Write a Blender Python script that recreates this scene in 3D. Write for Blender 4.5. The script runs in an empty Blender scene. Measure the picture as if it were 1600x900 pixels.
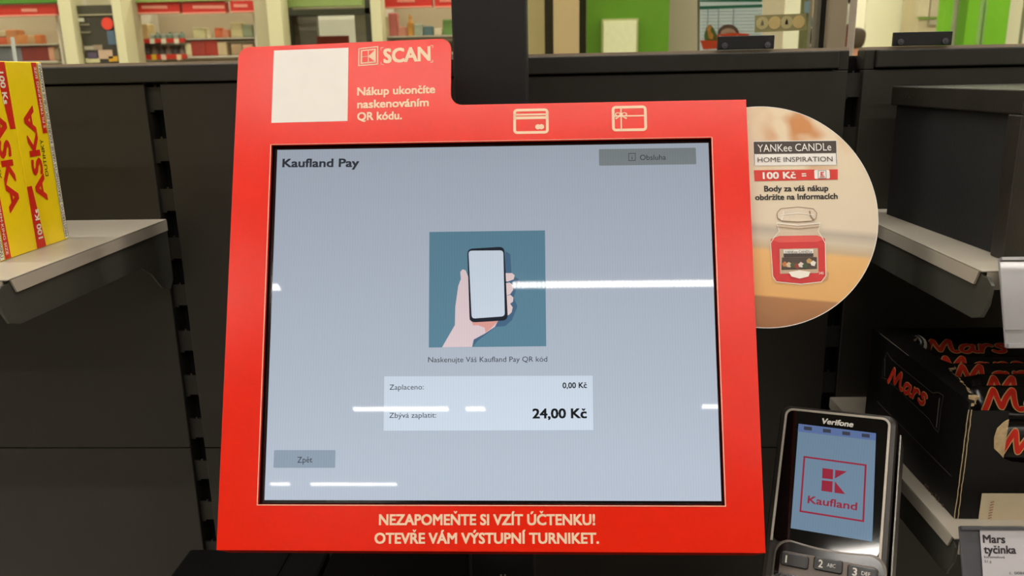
import bpy, bmesh, math, random
from mathutils import Vector, Matrix
random.seed(7)
SC = bpy.context.scene
COL = SC.collection

# ------------------------------------------------------------------ camera, world, exposure
EYE = Vector((0.0, 0.0, 1.5))
FPX = 1278.56
CM = Matrix(((0.999, -0.0089, -0.0437), (0.0401, -0.2518, 0.9669), (-0.0196, -0.9677, -0.2512)))
cd = bpy.data.cameras.new('camera')
cam = bpy.data.objects.new('camera', cd)
COL.objects.link(cam)
cx_, cy_, cz_ = (CM.col[i].copy() for i in range(3))
cz_.normalize(); cy_ = (cy_ - cz_ * cy_.dot(cz_)).normalized(); cx_ = cy_.cross(cz_)
rot = Matrix((cx_, -cy_, -cz_)).transposed().to_4x4()
cam.matrix_world = Matrix.Translation(EYE) @ rot
cd.sensor_width = 36.0
cd.lens = 36.0 * FPX / 1600.0
cd.clip_start = 0.02
cd.dof.use_dof = True
cd.dof.focus_distance = 0.66
cd.dof.aperture_fstop = 13.0
SC.camera = cam
w = bpy.data.worlds.new('world'); SC.world = w; w.use_nodes = True
w.node_tree.nodes['Background'].inputs[0].default_value = (0.9, 0.95, 1.0, 1)
w.node_tree.nodes['Background'].inputs[1].default_value = 0.05
SC.view_settings.view_transform = 'Standard'
SC.view_settings.look = 'None'
SC.view_settings.gamma = 1.0
SC.view_settings.use_curve_mapping = False
SC.view_settings.exposure = 0.0
LAMP = 56.0            # radiance of the LED strips
LAMP_COL = (1.0, 0.945, 0.88)

# ------------------------------------------------------------------ helpers
def lin(c):
    if isinstance(c, str):
        c = tuple(int(c[i:i + 2], 16) for i in (0, 2, 4))
    return tuple((v / 255 / 12.92) if v / 255 <= .04045 else ((v / 255 + .055) / 1.055) ** 2.4 for v in c) + (1,)

MATS = {}
def mat(name, col, rough=.5, metal=0.0, var=.06, scale=60, bump=0.0, bscale=400, spec=.5, emit=None, es=1.0, alpha=None, coat=0, trans=0):
    if name in MATS: return MATS[name]
    m = bpy.data.materials.new(name); m.use_nodes = True; MATS[name] = m
    nt = m.node_tree; n = nt.nodes; L = nt.links
    p = n['Principled BSDF']
    c = lin(col)
    tc = n.new('ShaderNodeTexCoord')
    if var > 0:
        no = n.new('ShaderNodeTexNoise'); no.inputs['Scale'].default_value = scale; no.inputs['Detail'].default_value = 3
        L.new(tc.outputs['Object'], no.inputs['Vector'])
        mp = n.new('ShaderNodeMapRange'); mp.inputs['From Min'].default_value = .25; mp.inputs['From Max'].default_value = .75
        mp.inputs['To Min'].default_value = 1 - var; mp.inputs['To Max'].default_value = 1 + var
        L.new(no.outputs['Fac'], mp.inputs['Value'])
        mx = n.new('ShaderNodeVectorMath'); mx.operation = 'SCALE'; mx.inputs[0].default_value = c[:3]
        L.new(mp.outputs[0], mx.inputs['Scale']); L.new(mx.outputs[0], p.inputs['Base Color'])
    else:
        p.inputs['Base Color'].default_value = c
    p.inputs['Roughness'].default_value = rough
    p.inputs['Metallic'].default_value = metal
    p.inputs['Specular IOR Level'].default_value = spec
    if coat: p.inputs['Coat Weight'].default_value = coat; p.inputs['Coat Roughness'].default_value = .03
    if trans: p.inputs['Transmission Weight'].default_value = trans
    if bump > 0:
        nb = n.new('ShaderNodeTexNoise'); nb.inputs['Scale'].default_value = bscale; nb.inputs['Detail'].default_value = 2
        L.new(tc.outputs['Object'], nb.inputs['Vector'])
        b = n.new('ShaderNodeBump'); b.inputs['Strength'].default_value = bump; b.inputs['Distance'].default_value = .0006
        L.new(nb.outputs['Fac'], b.inputs['Height']); L.new(b.outputs['Normal'], p.inputs['Normal'])
    if emit is not None:
        p.inputs['Emission Color'].default_value = lin(emit); p.inputs['Emission Strength'].default_value = es
    if alpha is not None:
        p.inputs['Alpha'].default_value = alpha
    return m

def lcd(name, col, es=1.0, rough=.02):
    """a lit panel pixel colour under a glossy screen; liquid crystal dims with viewing angle"""
    if name in MATS: return MATS[name]
    m = bpy.data.materials.new(name); m.use_nodes = True; MATS[name] = m
    nt = m.node_tree; n = nt.nodes; L = nt.links; p = n['Principled BSDF']
    p.inputs['Base Color'].default_value = (.012, .013, .014, 1)
    p.inputs['Roughness'].default_value = rough; p.inputs['Specular IOR Level'].default_value = .3
    geo = n.new('ShaderNodeNewGeometry')
    d = n.new('ShaderNodeVectorMath'); d.operation = 'DOT_PRODUCT'
    L.new(geo.outputs['Incoming'], d.inputs[0]); L.new(geo.outputs['Normal'], d.inputs[1])
    sx = n.new('ShaderNodeSeparateXYZ'); L.new(geo.outputs['Incoming'], sx.inputs[0])
    mr = n.new('ShaderNodeMapRange'); mr.inputs['From Min'].default_value = .05; mr.inputs['From Max'].default_value = .45
    mr.inputs['To Min'].default_value = .66; mr.inputs['To Max'].default_value = 1.05
    L.new(sx.outputs['Z'], mr.inputs['Value'])
    tc = n.new('ShaderNodeTexCoord')
    wv = n.new('ShaderNodeTexWave'); wv.inputs['Scale'].default_value = 160; wv.inputs['Distortion'].default_value = 1.2
    wv.inputs['Detail Scale'].default_value = .4
    L.new(tc.outputs['Object'], wv.inputs['Vector'])
    m2 = n.new('ShaderNodeMapRange'); m2.inputs['To Min'].default_value = .975; m2.inputs['To Max'].default_value = 1.025
    L.new(wv.outputs['Fac'], m2.inputs['Value'])
    mu = n.new('ShaderNodeMath'); mu.operation = 'MULTIPLY'
    L.new(mr.outputs[0], mu.inputs[0]); L.new(m2.outputs[0], mu.inputs[1])
    mu2 = n.new('ShaderNodeMath'); mu2.operation = 'MULTIPLY'; mu2.inputs[1].default_value = es
    L.new(mu.outputs[0], mu2.inputs[0])
    p.inputs['Emission Color'].default_value = lin(col)
    L.new(mu2.outputs[0], p.inputs['Emission Strength'])
    return m

def glass_mat(name, col, fac=.9):
    """thin clear pane: mostly see-through, a little mirror"""
    if name in MATS: return MATS[name]
    m = bpy.data.materials.new(name); m.use_nodes = True; MATS[name] = m
    n = m.node_tree.nodes; L = m.node_tree.links
    p = n['Principled BSDF']; n.remove(p)
    out = n['Material Output']
    tr = n.new('ShaderNodeBsdfTransparent'); tr.inputs[0].default_value = lin(col)
    gl = n.new('ShaderNodeBsdfGlossy'); gl.inputs['Roughness'].default_value = .03
    fr = n.new('ShaderNodeFresnel'); fr.inputs[0].default_value = 1.35
    mx = n.new('ShaderNodeMixShader')
    L.new(fr.outputs[0], mx.inputs[0]); L.new(tr.outputs[0], mx.inputs[1]); L.new(gl.outputs[0], mx.inputs[2])
    L.new(mx.outputs[0], out.inputs[0])
    return m

class B:
    def __init__(s): s.v = []; s.f = []
    def add(s, vs, fs):
        k = len(s.v); s.v += [tuple(a) for a in vs]; s.f += [tuple(i + k for i in f) for f in fs]; return s
    def box(s, x0, x1, y0, y1, z0, z1):
        vs = [(x, y, z) for z in (z0, z1) for y in (y0, y1) for x in (x0, x1)]
        return s.add(vs, [(0, 2, 3, 1), (4, 5, 7, 6), (0, 1, 5, 4), (2, 6, 7, 3), (0, 4, 6, 2), (1, 3, 7, 5)])
    def prism(s, pts, z0, z1):
        """polygon in the local x,y plane, extruded along local z"""
        a = sum(pts[i][0] * pts[(i + 1) % len(pts)][1] - pts[(i + 1) % len(pts)][0] * pts[i][1] for i in range(len(pts)))
        if a < 0: pts = pts[::-1]
        n = len(pts)
        vs = [(p[0], p[1], z0) for p in pts] + [(p[0], p[1], z1) for p in pts]
        fs = [tuple(range(n))[::-1], tuple(range(n, 2 * n))] + [(i, (i + 1) % n, n + (i + 1) % n, n + i) for i in range(n)]
        return s.add(vs, fs)
    def face(s, pts, z):
        a = sum(pts[i][0] * pts[(i + 1) % len(pts)][1] - pts[(i + 1) % len(pts)][0] * pts[i][1] for i in range(len(pts)))
        if a < 0: pts = pts[::-1]
        return s.add([(p[0], p[1], z) for p in pts], [tuple(range(len(pts)))])
    def lathe(s, prof, c=(0, 0, 0), n=24):
        k = len(s.v); m = len(prof)
        for i in range(n):
            a = 2 * math.pi * i / n
            for r, z in prof: s.v.append((c[0] + r * math.cos(a), c[1] + r * math.sin(a), c[2] + z))
        for i in range(n):
            j = (i + 1) % n
            for q in range(m - 1):
                s.f.append((k + i * m + q, k + j * m + q, k + j * m + q + 1, k + i * m + q + 1))
        s.f.append(tuple(k + i * m for i in range(n))[::-1]); s.f.append(tuple(k + i * m + m - 1 for i in range(n)))
        return s
    def tube(s, pts, r, n=10):
        k = len(s.v); pts = [Vector(p) for p in pts]
        for i, p in enumerate(pts):
            d = (pts[min(i + 1, len(pts) - 1)] - pts[max(i - 1, 0)]).normalized()
            a = d.orthogonal().normalized() if i == 0 else (a - d * a.dot(d)).normalized()
            b = d.cross(a)
            for q in range(n):
                t = 2 * math.pi * q / n
                s.v.append(tuple(p + (a * math.cos(t) + b * math.sin(t)) * r))
        for i in range(len(pts) - 1):
            for q in range(n):
                s.f.append((k + i * n + q, k + i * n + (q + 1) % n, k + (i + 1) * n + (q + 1) % n, k + (i + 1) * n + q))
        s.f.append(tuple(k + q for q in range(n))[::-1]); s.f.append(tuple(k + (len(pts) - 1) * n + q for q in range(n)))
        return s
    def build(s, name, m, parent=None, bevel=0, smooth=False, mw=None):
        me = bpy.data.meshes.new(name); me.from_pydata(s.v, [], s.f); me.update()
        o = bpy.data.objects.new(name, me); COL.objects.link(o)
        me.materials.append(m)
        if smooth:
            for p in me.polygons: p.use_smooth = True
        if bevel:
            b = o.modifiers.new('bevel', 'BEVEL'); b.width = bevel; b.segments = 2; b.limit_method = 'ANGLE'
        if parent is not None: o.parent = parent
        if mw is not None: o.matrix_world = mw
        return o

def tag(o, label, cat, group=None):
    o['label'] = label; o['category'] = cat
    if group: o['group'] = group
    return o
def struct(o): o['kind'] = 'structure'; return o
def empty(name, label, cat, mw=None, group=None):
    o = bpy.data.objects.new(name, None); COL.objects.link(o); o.empty_display_size = .02
    if mw is not None: o.matrix_world = mw
    return tag(o, label, cat, group)
def stuff(o): o['kind'] = 'stuff'; return o
def copy_tree(o, parent=None):
    c = o.copy(); COL.objects.link(c)
    if parent is not None: c.parent = parent
    for ch in list(o.children): copy_tree(ch, c)
    return c

def ray(px, py): return CM @ Vector(((px - 800) / FPX, (py - 450) / FPX, 1))
def W(px, py, Y):
    d = ray(px, py); return EYE + d * ((Y - EYE.y) / d.y)
class Fr:
    """a working plane with its own local x (right), y (up), z (towards the viewer's side)"""
    def __init__(s, o, X, V):
        s.o = Vector(o); s.X = Vector(X).normalized(); V = Vector(V); s.V = (V - s.X * V.dot(s.X)).normalized(); s.N = s.X.cross(s.V)
        s.m = Matrix((s.X, s.V, s.N)).transposed().to_4x4(); s.m.translation = s.o
    def at(s, px, py, n=0.0):
        d = ray(px, py); o = s.o + s.N * n
        h = EYE + d * ((o - EYE).dot(s.N) / d.dot(s.N)) - s.o
        return Vector((h.dot(s.X), h.dot(s.V)))
    def ats(s, pts, n=0.0): return [tuple(s.at(x, y, n)) for x, y in pts]

def rrect(x0, x1, y0, y1, r, n=5):
    pts = []
    for cx, cy, a0 in ((x1 - r, y1 - r, 0), (x0 + r, y1 - r, 90), (x0 + r, y0 + r, 180), (x1 - r, y0 + r, 270)):
        for i in range(n + 1):
            a = math.radians(a0 + 90 * i / n); pts.append((cx + r * math.cos(a), cy + r * math.sin(a)))
    return pts
def circ(cx, cy, r, n=48, ry=None): return [(cx + r * math.cos(2 * math.pi * i / n), cy + (ry or r) * math.sin(2 * math.pi * i / n)) for i in range(n)]

# ---- lettering with the built-in font; carons and rings are drawn by hand
CARON = dict(zip('čďěňřšťžČĎĚŇŘŠŤŽ', 'cdenrstzCDENRSTZ'))
_tc = bpy.data.curves.new('lettering_source', 'FONT'); _to = bpy.data.objects.new('lettering_source', _tc); COL.objects.link(_to)
def _glyphs(s, bold):
    _tc.body = s; _tc.offset = bold; _tc.resolution_u = 3
    dg = bpy.context.evaluated_depsgraph_get(); dg.update()
    m = bpy.data.meshes.new_from_object(_to.evaluated_get(dg))
    v = [tuple(q.co) for q in m.vertices]; f = [tuple(p.vertices) for p in m.polygons]
    bpy.data.meshes.remove(m); return v, f
def letters(s, bold=0.0):
    base = ''.join(CARON.get(c, {'ů': 'u', 'Ů': 'U'}.get(c, c)) for c in s)
    v, f = _glyphs(base, 0.0)
    b = B(); b.v = v; b.f = f
    if bold > 0:                      # heavier strokes: the glyphs spread by small shifts
        b.v = []; b.f = []; r_ = bold * .95
        for k_, (dx_, dy_) in enumerate(((1, 1), (-1, 1), (1, -1), (-1, -1), (1, 0), (-1, 0), (0, 1), (0, -1))):
            b.add([(q[0] + dx_ * r_, q[1] + dy_ * r_ * .8, k_ * 1.0) for q in v], f)
    bold_ = bold; bold = 0.0
    xh, ch = .46, .68; bz = bold_
    for i, c in enumerate(s):
        if c in CARON or c in 'ůŮ':
            g = base[i]
            r = max(q[0] for q in _glyphs(base[:i + 1], bold)[0]); gv = _glyphs(g, bold)[0]
            wd = max(q[0] for q in gv) - min(q[0] for q in gv)
            x = r - wd / 2; y0 = (ch if g.isupper() else xh) + .07; t = .055 + bz * 1.6; h = .13; e = .14
            if c in 'ůŮ':
                o_ = circ(x, y0 + .09, .1, 14); i_ = circ(x, y0 + .09, .05, 14)
                for k in range(14):
                    b.face([o_[k], o_[(k + 1) % 14], i_[(k + 1) % 14], i_[k]], 0)
            else:
                b.face([(x - e, y0 + h + t * .3), (x - e + t, y0 + h + t * .3), (x, y0 + t * .9), (x + e - t, y0 + h + t * .3), (x + e, y0 + h + t * .3), (x + t * .45, y0), (x - t * .45, y0)], 0)
    return b
def text_uv(s, p0, p1, cap, n, m, name, parent, bold=0.0, shear=0.0, mw=None):
    """put s on a plane: baseline from p0 to p1 (local), capital height cap"""
    b = letters(s, bold)
    x0 = min(q[0] for q in b.v); x1 = max(q[0] for q in b.v)
    p0 = Vector(p0); p1 = Vector(p1); d = p1 - p0; e = Vector((-d.y, d.x)).normalized() * cap / .682
    out = []
    for q in b.v:
        t = (q[0] - x0) / (x1 - x0); p = p0 + d * t + e * q[1] + d.normalized() * q[1] * shear * cap
        out.append((p.x, p.y, n + q[2] * 2.5e-6))
    b.v = out
    return b.build(name, m, parent, mw=mw)
def text(fr, s, a, c, h, n, m, name, parent, bold=0.0, shear=0.0, hd=(0, -1)):
    """baseline a..c and cap height h given as seen, resolved on the plane fr"""
    p0 = fr.at(*a, n); p1 = fr.at(*c, n)
    q = fr.at((a[0] + c[0]) / 2 + hd[0] * h, (a[1] + c[1]) / 2 + hd[1] * h, n) - (fr.at((a[0] + c[0]) / 2, (a[1] + c[1]) / 2, n))
    d = (p1 - p0).normalized(); cap = abs(q.x * -d.y + q.y * d.x)
    return text_uv(s, p0, p1, cap, n, m, name, parent, bold, shear)

# ------------------------------------------------------------------ materials
M = {}
M['red'] = mat('red_print', (236, 38, 12), .215, spec=.5, var=.02, scale=300, bump=.04, bscale=2600)
M['cream'] = mat('cream_print', (250, 218, 184), .5, var=.02)
M['white'] = mat('white_print', (245, 240, 232), .5, var=.02)
M['panel'] = mat('charcoal_powder_coat', (52, 49, 42), .5, var=.10, scale=8, bump=.25, bscale=1500, spec=.35)
M['panel2'] = mat('charcoal_upright', (48, 46, 40), .5, var=.08, scale=30, spec=.35)
M['hole'] = mat('shade_backing', (10, 10, 10), .8, var=.02)  # near-black colour carrying the shade inside the slots and rail gap
M['black'] = mat('black_plastic', (18, 18, 18), .35, var=.05, scale=80, bump=.1)
M['blackm'] = mat('matte_black_metal', (27, 27, 26), .5, var=.08, bump=.15, bscale=1200)
M['gloss'] = mat('glossy_black', (14, 12, 11), .12, var=.02)
M['shelf'] = mat('grey_shelf_paint', (178, 170, 154), .38, var=.03, scale=20, bump=.05)
M['bracket'] = mat('dark_bracket', (66, 66, 58), .5, var=.08, scale=60, bump=.2, bscale=900)
M['alu'] = mat('brushed_aluminium', (176, 158, 138), .45, .25, var=.05, scale=15)
M['chrome'] = mat('steel_edge', (150, 146, 138), .4, .8, var=.02)
M['silver'] = mat('silver_rim', (196, 186, 170), .45, 0, var=.03)
M['yellow'] = mat('yellow_carton', (255, 222, 22), .3, var=.06, scale=25)
M['redink'] = mat('red_ink', (214, 42, 26), .38, var=.03)
M['ink'] = mat('black_ink', (24, 22, 20), .5, var=.02)
M['paper'] = mat('carton_paper', (244, 238, 214), .5, var=.03)
M['kraft'] = mat('torn_cardboard', (196, 170, 128), .9, var=.2, scale=300, bump=.8, bscale=900)
M['wrap'] = mat('black_wrapper', (16, 13, 12), .25, var=.1, scale=90)
M['cartonblack'] = mat('black_carton', (9, 8, 7), .5, var=.12, scale=120, bump=.1, spec=.3)
M['marsred'] = mat('wrapper_red', (206, 40, 28), .3, var=.03)
M['gold'] = mat('wrapper_gold', (214, 170, 110), .35, var=.03)
M['plastic'] = mat('grey_clear_plastic', (150, 148, 148), .15, var=.03, scale=30, coat=.4)
M['rail'] = mat('dark_grey_rail', (88, 88, 92), .25, var=.05, scale=30)

# ------------------------------------------------------------------ setting: floor, ceiling, walls
floor = B().box(-7, 7, -12, 8, -.1, 0).build('floor', mat('floor_tiles', (170, 165, 155), .3, var=.08, scale=3)); struct(floor)
ceil = B().box(-7, 7, -12, 8, 3.66, 3.76).build('ceiling', mat('ceiling_paint', (120, 118, 110), .8, var=.03, scale=2)); struct(ceil)
WC = mat('cream_wall', (214, 205, 172), .7, var=.04, scale=2)
for nm, a in (('wall_back', (-7, 7, 8, 8.1, 0, 3.66)), ('wall_front', (-7, 7, -12.1, -12, 0, 3.66)), ('wall_left', (-7.1, -7, -12, 8, 0, 3.66)), ('wall_right', (7, 7.1, -12, 8, 0, 3.66))):
    struct(B().box(*a).build(nm, WC if nm != 'wall_front' else mat('grey_wall', (120, 116, 108), .7, var=.04, scale=2)))

# ------------------------------------------------------------------ ceiling light rows
LED = mat('led_emitter', (255, 255, 255), .4, var=0, emit=(255, 255, 255), es=LAMP)
LED.node_tree.nodes['Principled BSDF'].inputs['Emission Color'].default_value = LAMP_COL + (1,)
HOUS = mat('lamp_housing', (225, 222, 215), .5, var=.02)
def luminaire(x0, x1, y, label, cells=True):
    t = empty('ceiling_light', label, 'ceiling light', Matrix.Translation(((x0 + x1) / 2, y, 3.6)), 'linear ceiling lights')
    L_ = (x1 - x0) / 2
    B().box(-L_, L_, -.045, .045, .004, .06).build('housing', HOUS, t)
    b = B()
    if cells:
        n = max(1, int(2 * L_ / .0257)); p = 2 * L_ / n
        for i in range(n):
            c = -L_ + (i + .5) * p
            b.add([(c - p * .31, -.034, 0), (c - p * .31, .034, 0), (c + p * .31, .034, 0), (c + p * .31, -.034, 0)], [(0, 1, 2, 3)])
    else:
        b.add([(-L_, -.034, 0), (-L_, .034, 0), (L_, .034, 0), (L_, -.034, 0)], [(0, 1, 2, 3)])
    o = b.build('led_strip', LED, t)
    if cells: stuff(o)
luminaire(-1.43, 6.5, -1.445, 'long linear ceiling light nearest behind the payment screen')
luminaire(-6.5, -1.9, -1.445, 'linear ceiling light nearest behind the payment screen, left of its gap', False)
luminaire(-6.5, -1.69, -3.27, 'linear ceiling light in the second row, left of its gap')
luminaire(-.22, 6.5, -3.27, 'linear ceiling light in the second row, right of its gap')
luminaire(-1.66, -.85, -5.34, 'linear ceiling light in the third row, leftmost')
luminaire(-.70, -.54, -5.34, 'short ceiling light segment in the third row')
luminaire(1.27, 3.2, -5.30, 'linear ceiling light in the third row, rightmost')
luminaire(-3.03, -2.82, -7.52, 'short ceiling light segment in the fourth row')
luminaire(-2.59, -1.65, -7.52, 'longer linear ceiling light in the fourth row')
luminaire(-6.5, 6.5, .60, 'long ceiling light above the black shelving', False)
luminaire(-5, 5, 2.1, 'long unseen ceiling light added beyond the glass, second from the black shelving', False)  # extra row added to brighten the background, no such fixture known
luminaire(-5, 5, 3.2, 'long ceiling light over the shop area beyond the glass', False)
luminaire(-6, 6, 4.1, 'long unseen ceiling light added to brighten the far shop fronts', False)  # added lamp row that lifts the brightness of the shop fronts
luminaire(-6, 6, 5.6, 'long ceiling light over the back rooms', False)

# ------------------------------------------------------------------ black shelving wall
DW = .804
XL, XR = -.3822, .2897
RUN = empty('shelving_wall', 'black slotted metal shelving wall behind the payment screen', 'shelving', Matrix.Translation((0, DW, 0)))
def rel(x0, x1, y0, y1, z0, z1): return (x0, x1, y0 - DW, y1 - DW, z0, z1)
bays = ((XL - .655, -.3905), (-.3745, .2825), (.2968, .955))
zs = (1.5165, 1.1145, .7125, .3105, .06)
for i, (x0, x1) in enumerate(bays):
    for j in range(4):
        zt = zs[j] - (.0006 if j else .0178); B().box(*rel(x0, x1, DW, DW + .012, zs[j + 1] + .0006, zt)).build('back_panel', M['panel'], RUN, bevel=.0008)
rails = ((XL - .655, .2725), (.3068, .955))
for x0, x1 in rails:
    B().box(*rel(x0, x1, DW - .004, DW + .012, 1.5005, 1.5165)).build('top_rail', M['panel2'], RUN, bevel=.0012)
for x0, x1 in rails: B().box(*rel(x0, x1, DW + .0125, DW + .0195, 1.488, 1.5160)).build('rail_gap_block', M['hole'], RUN)  # unseen dark filler added behind the rail gap, stops light leaking through
B().box(*rel(.2730, .2825, DW, DW + .02, 1.499, 1.5165)).build('rail_end', M['panel2'], RUN, bevel=.0008)
B().box(*rel(.2968, .3062, DW, DW + .02, 1.499, 1.5165)).build('rail_end', M['panel2'], RUN, bevel=.0008)
for xa, xb in ((XL - .655, .2825), (.2968, .955)):
    B().box(*rel(xa, xb, DW + .002, DW + .018, 1.5166, 1.5192)).build('glass_edge_glint', M['alu'], RUN)  # pale strip added for the bright reflection along the glass's lower edge
for xc, wd in ((XL, .016), (XR, .0142)):
    up = B()
    # closed sides and back of the post, with slots left open every 50 mm
    up.box(*rel(xc - .013, xc + .013, DW + .030, DW + .045, .03, 1.512))
    up.box(*rel(xc - .013, xc - .0085, DW + .006, DW + .03, .03, 1.512))
    up.box(*rel(xc + .0085, xc + .013, DW + .006, DW + .03, .03, 1.512))
    k = 0; z = 1.496
    while z > .1:
        up.box(*rel(xc - .0086, xc + .0086, DW + .006, DW + .009, z - .022, z))
        up.box(*rel(xc - .001, xc + .001, DW + .006, DW + .009, z, z + .002))
        up.box(*rel(xc - .0086, xc - .004, DW + .006, DW + .009, z - .024, z - .022))
        z -= .05
    uo = up.build('slotted_upright', M['panel2'], RUN)
    B().box(*rel(xc - .0084, xc + .0084, DW + .026, DW + .0299, .03, 1.51)).build('shade_backing', M['hole'], uo)  # near-black sheet puts the shade inside the slots into colour

# glass panes on top of the wall and their clips
GL = glass_mat('clear_pane', (250, 251, 247))
for (x0, x1, lb) in ((-1.0, .2815, 'long clear glass pane standing on the black wall left and middle'), (.298, .955, 'clear glass pane on top of the right black wall bay')):
    tag(B().box(x0, x1, DW + .006, DW + .012, 1.5193, 2.1).build('glass_partition', GL), lb, 'glass pane')
def clip(pts, label):
    t = empty('glass_clip', label, 'clip', Matrix.Translation(W(pts[0][0], pts[0][1], DW)), 'black glass clips')
    f = Fr(W(*pts[0], DW - .004), (1, 0, 0), (0, 0, 1))
    t.matrix_world = f.m
    p = f.ats(pts); x0, x1 = min(q[0] for q in p), max(q[0] for q in p)
    zt = 1.5315 - f.o.z; zb = 1.5193 - f.o.z
    B().box(x0, x1, zb, zt, -.004, 0.0).build('clip_plate', M['blackm'], t, bevel=.0006)
    for s in (.12, .88):
        c = x0 + (x1 - x0) * s
        b = B(); b.prism(circ(c, zb + .0035, .0028, 20), 0, .0014); b.prism(circ(c, zb + .0035, .0012, 6), .0014, .002)
        b.build('screw', M['rail'], t, bevel=.0003)
clip([(1121, 82), (1210, 67)], 'black glass clip with two screws nearest the post')
clip([(1395, 76), (1488, 61)], 'black glass clip with two screws on the right bay')

# shelves
def shelf(name, x0, x1, y0, zt, label, endx, side, pr=.010):
    """pressed steel shelf: folded front and side lips, bracket under the visible end"""
    t = empty(name, label, 'shelf', Matrix.Translation((endx, DW, zt)))
    def r(a, b, c, d, e, f): return (a - endx, b - endx, c - DW, d - DW, e - zt, f - zt)
    yb = DW - .001
    B().box(*r(x0, x1, y0, yb, zt - .0012, zt)).build('shelf_top', M['shelf'], t, bevel=.0005)
    B().box(*r(x0 + (.004 if side < 0 else 0), x1 - (.004 if side > 0 else 0), y0, y0 + .0015, zt - .0135, zt - .0013)).build('front_lip', M['shelf'], t, bevel=.0004)
    e0, e1 = (endx - .0015, endx) if side > 0 else (endx, endx + .0015)
    b = B(); yo = y0 + .004
    b.add([(e0 - endx, yo - DW, -.0013), (e0 - endx, yb - DW, -.0013), (e0 - endx, yb - DW, -.0115), (e0 - endx, yo + .005 - DW, -.0115),
           (e1 - endx, yo - DW, -.0013), (e1 - endx, yb - DW, -.0013), (e1 - endx, yb - DW, -.0115), (e1 - endx, yo + .005 - DW, -.0115)],
          [(0, 1, 2, 3), (7, 6, 5, 4), (0, 4, 5, 1), (1, 5, 6, 2), (2, 6, 7, 3), (3, 7, 4, 0)])
    b.build('side_lip', M['shelf'], t)
    # bracket profile in y,z
    prof = [(y0 + .006, -.0012), (yb + .003, -.0012), (yb + .003, -.064), (yb - .006, -.072), (yb - .022, -.066), (yb - .04, -.048), (yb - .058, -.0375), (y0 + .010, -.036), (y0 + .008 - pr, -.032), (y0 + .002 - pr, -.022), (y0 - pr, -.008), (y0 + .006 - pr, -.004), (y0 + .003, -.004)]
    bx0, bx1 = (endx - .0045, endx - .002) if side > 0 else (endx + .002, endx + .0045)
    fr = Fr((0, 0, 0), (0, 1, 0), (0, 0, 1))
    b = B(); b.prism([(p[0] - DW, p[1]) for p in prof], bx0 - endx, bx1 - endx)
    b.v = [(q[2], q[0], q[1]) for q in b.v]
    b.build('bracket', M['bracket'], t, bevel=.0005)
    return t
S1 = shelf('metal_shelf', XL - .655, -.3842, .5497, 1.3666, 'grey metal shelf carrying the yellow cartons at left', -.3842, 1)
S2 = shelf('metal_shelf', .2905, .955, .545, 1.3675, 'grey metal shelf carrying the black storage box at right', .2905, -1)
S3 = shelf('metal_shelf', .2905, .955, .536, 1.1720, 'grey metal shelf carrying the chocolate bar carton at lower right', .2905, -1, -.001)

# ------------------------------------------------------------------ yellow cartons on the left shelf
XC = -.4275
FC = Fr((XC, .703, 1.3667), (0, 1, 0), (0, 0, 1))
def carton():
    t = empty('cigarette_tube_carton', 'yellow and red carton nearer the black wall, lettering reading upward', 'carton', FC.m, None)
    a = FC
    wd, ht = .0478, .1522
    b = B(); b.box(-wd, 0, 0, ht, -.19, 0).build('box_body', M['yellow'], t, bevel=.0009)
    n = .0002
    def strip(nm, pts, m, n=n): return B().face(a.ats(pts, n), n).build(nm, m, t)
    # pale band along the right edge, black-ruled
    B().face([(-.0062, .0012), (-.0004, .0012), (-.0004, ht - .001), (-.0062, ht - .001)], n).build('warning_band', M['paper'], t)
    b = B()
    for x in (-.0066, -.0009):
        b.face([(x, .0012), (x + .0003, .0012), (x + .0003, ht - .001), (x, ht - .001)], n * 2)
    b.build('band_rule', M['ink'], t)
    B().face([(-.0168, .093), (-.0118, .093), (-.0068, ht), (-.0225, ht)][0:0] or [(-.0118, .0945), (-.0075, .0945), (-.0075, ht - .0006), (-.0212, ht - .0006)][0:0] or [(-.0135, .0935), (-.0075, .0935), (-.0075, ht - .0006), (-.0145, ht - .0006)], n).build('red_strip', M['redink'], t)
    B().face([(-.0472, .0006), (-.0345, .0006), (-.0405, .0525), (-.0472, .0525)], n).build('red_strip', M['redink'], t)
    text_uv('ASKA', (-.0225, .038), (-.0225, .117), .0135, n * 2, M['redink'], 'brand_lettering', t, bold=.03)
    text_uv('DUTINKY', (-.0155, .058), (-.0155, .089), .0042, n * 2, M['ink'], 'product_lettering', t, bold=.0)
    text_uv('MINISTERSTVO ZDRAVOTNICTVÍ VARUJE: KOUŘENÍ ZPŮSOBUJE RAKOVINU', (-.0016, .003), (-.0016, ht - .003), .0038, n * 2, M['ink'], 'warning_lettering', t, bold=.0)
    text_uv('100 Ks', (-.0375, .008), (-.0375, .033), .0058, n * 2, M['paper'], 'count_lettering', t, bold=.03)
    text_uv('S FILTREM·KING SIZE', (-.0088, .098), (-.0088, ht - .004), .0030, n * 2, M['paper'], 'filter_lettering', t, bold=.01)
    return t, wd, ht
c1, cw, chh = carton()
c2 = copy_tree(c1)
c2.matrix_world = FC.m @ Matrix.Translation((-cw - .0006 - cw, chh, 0)) @ Matrix.Rotation(math.pi, 4, 'Z')
c2['label'] = 'yellow and red carton at the left picture edge, lettering upside down'

# ------------------------------------------------------------------ black storage box on the right shelf
ang = -math.atan2(.3196 - .3112, .7716 - .5746)
FX = Fr((.3196, .5746, 1.3677), (.3112 - .3196, .7716 - .5746, 0), (0, 0, 1))   # x runs to the rear
bx = empty('storage_box', 'large black recessed storage box on the upper right shelf', 'box', FX.m)
Lb = .197; Hb = .1165
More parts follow.
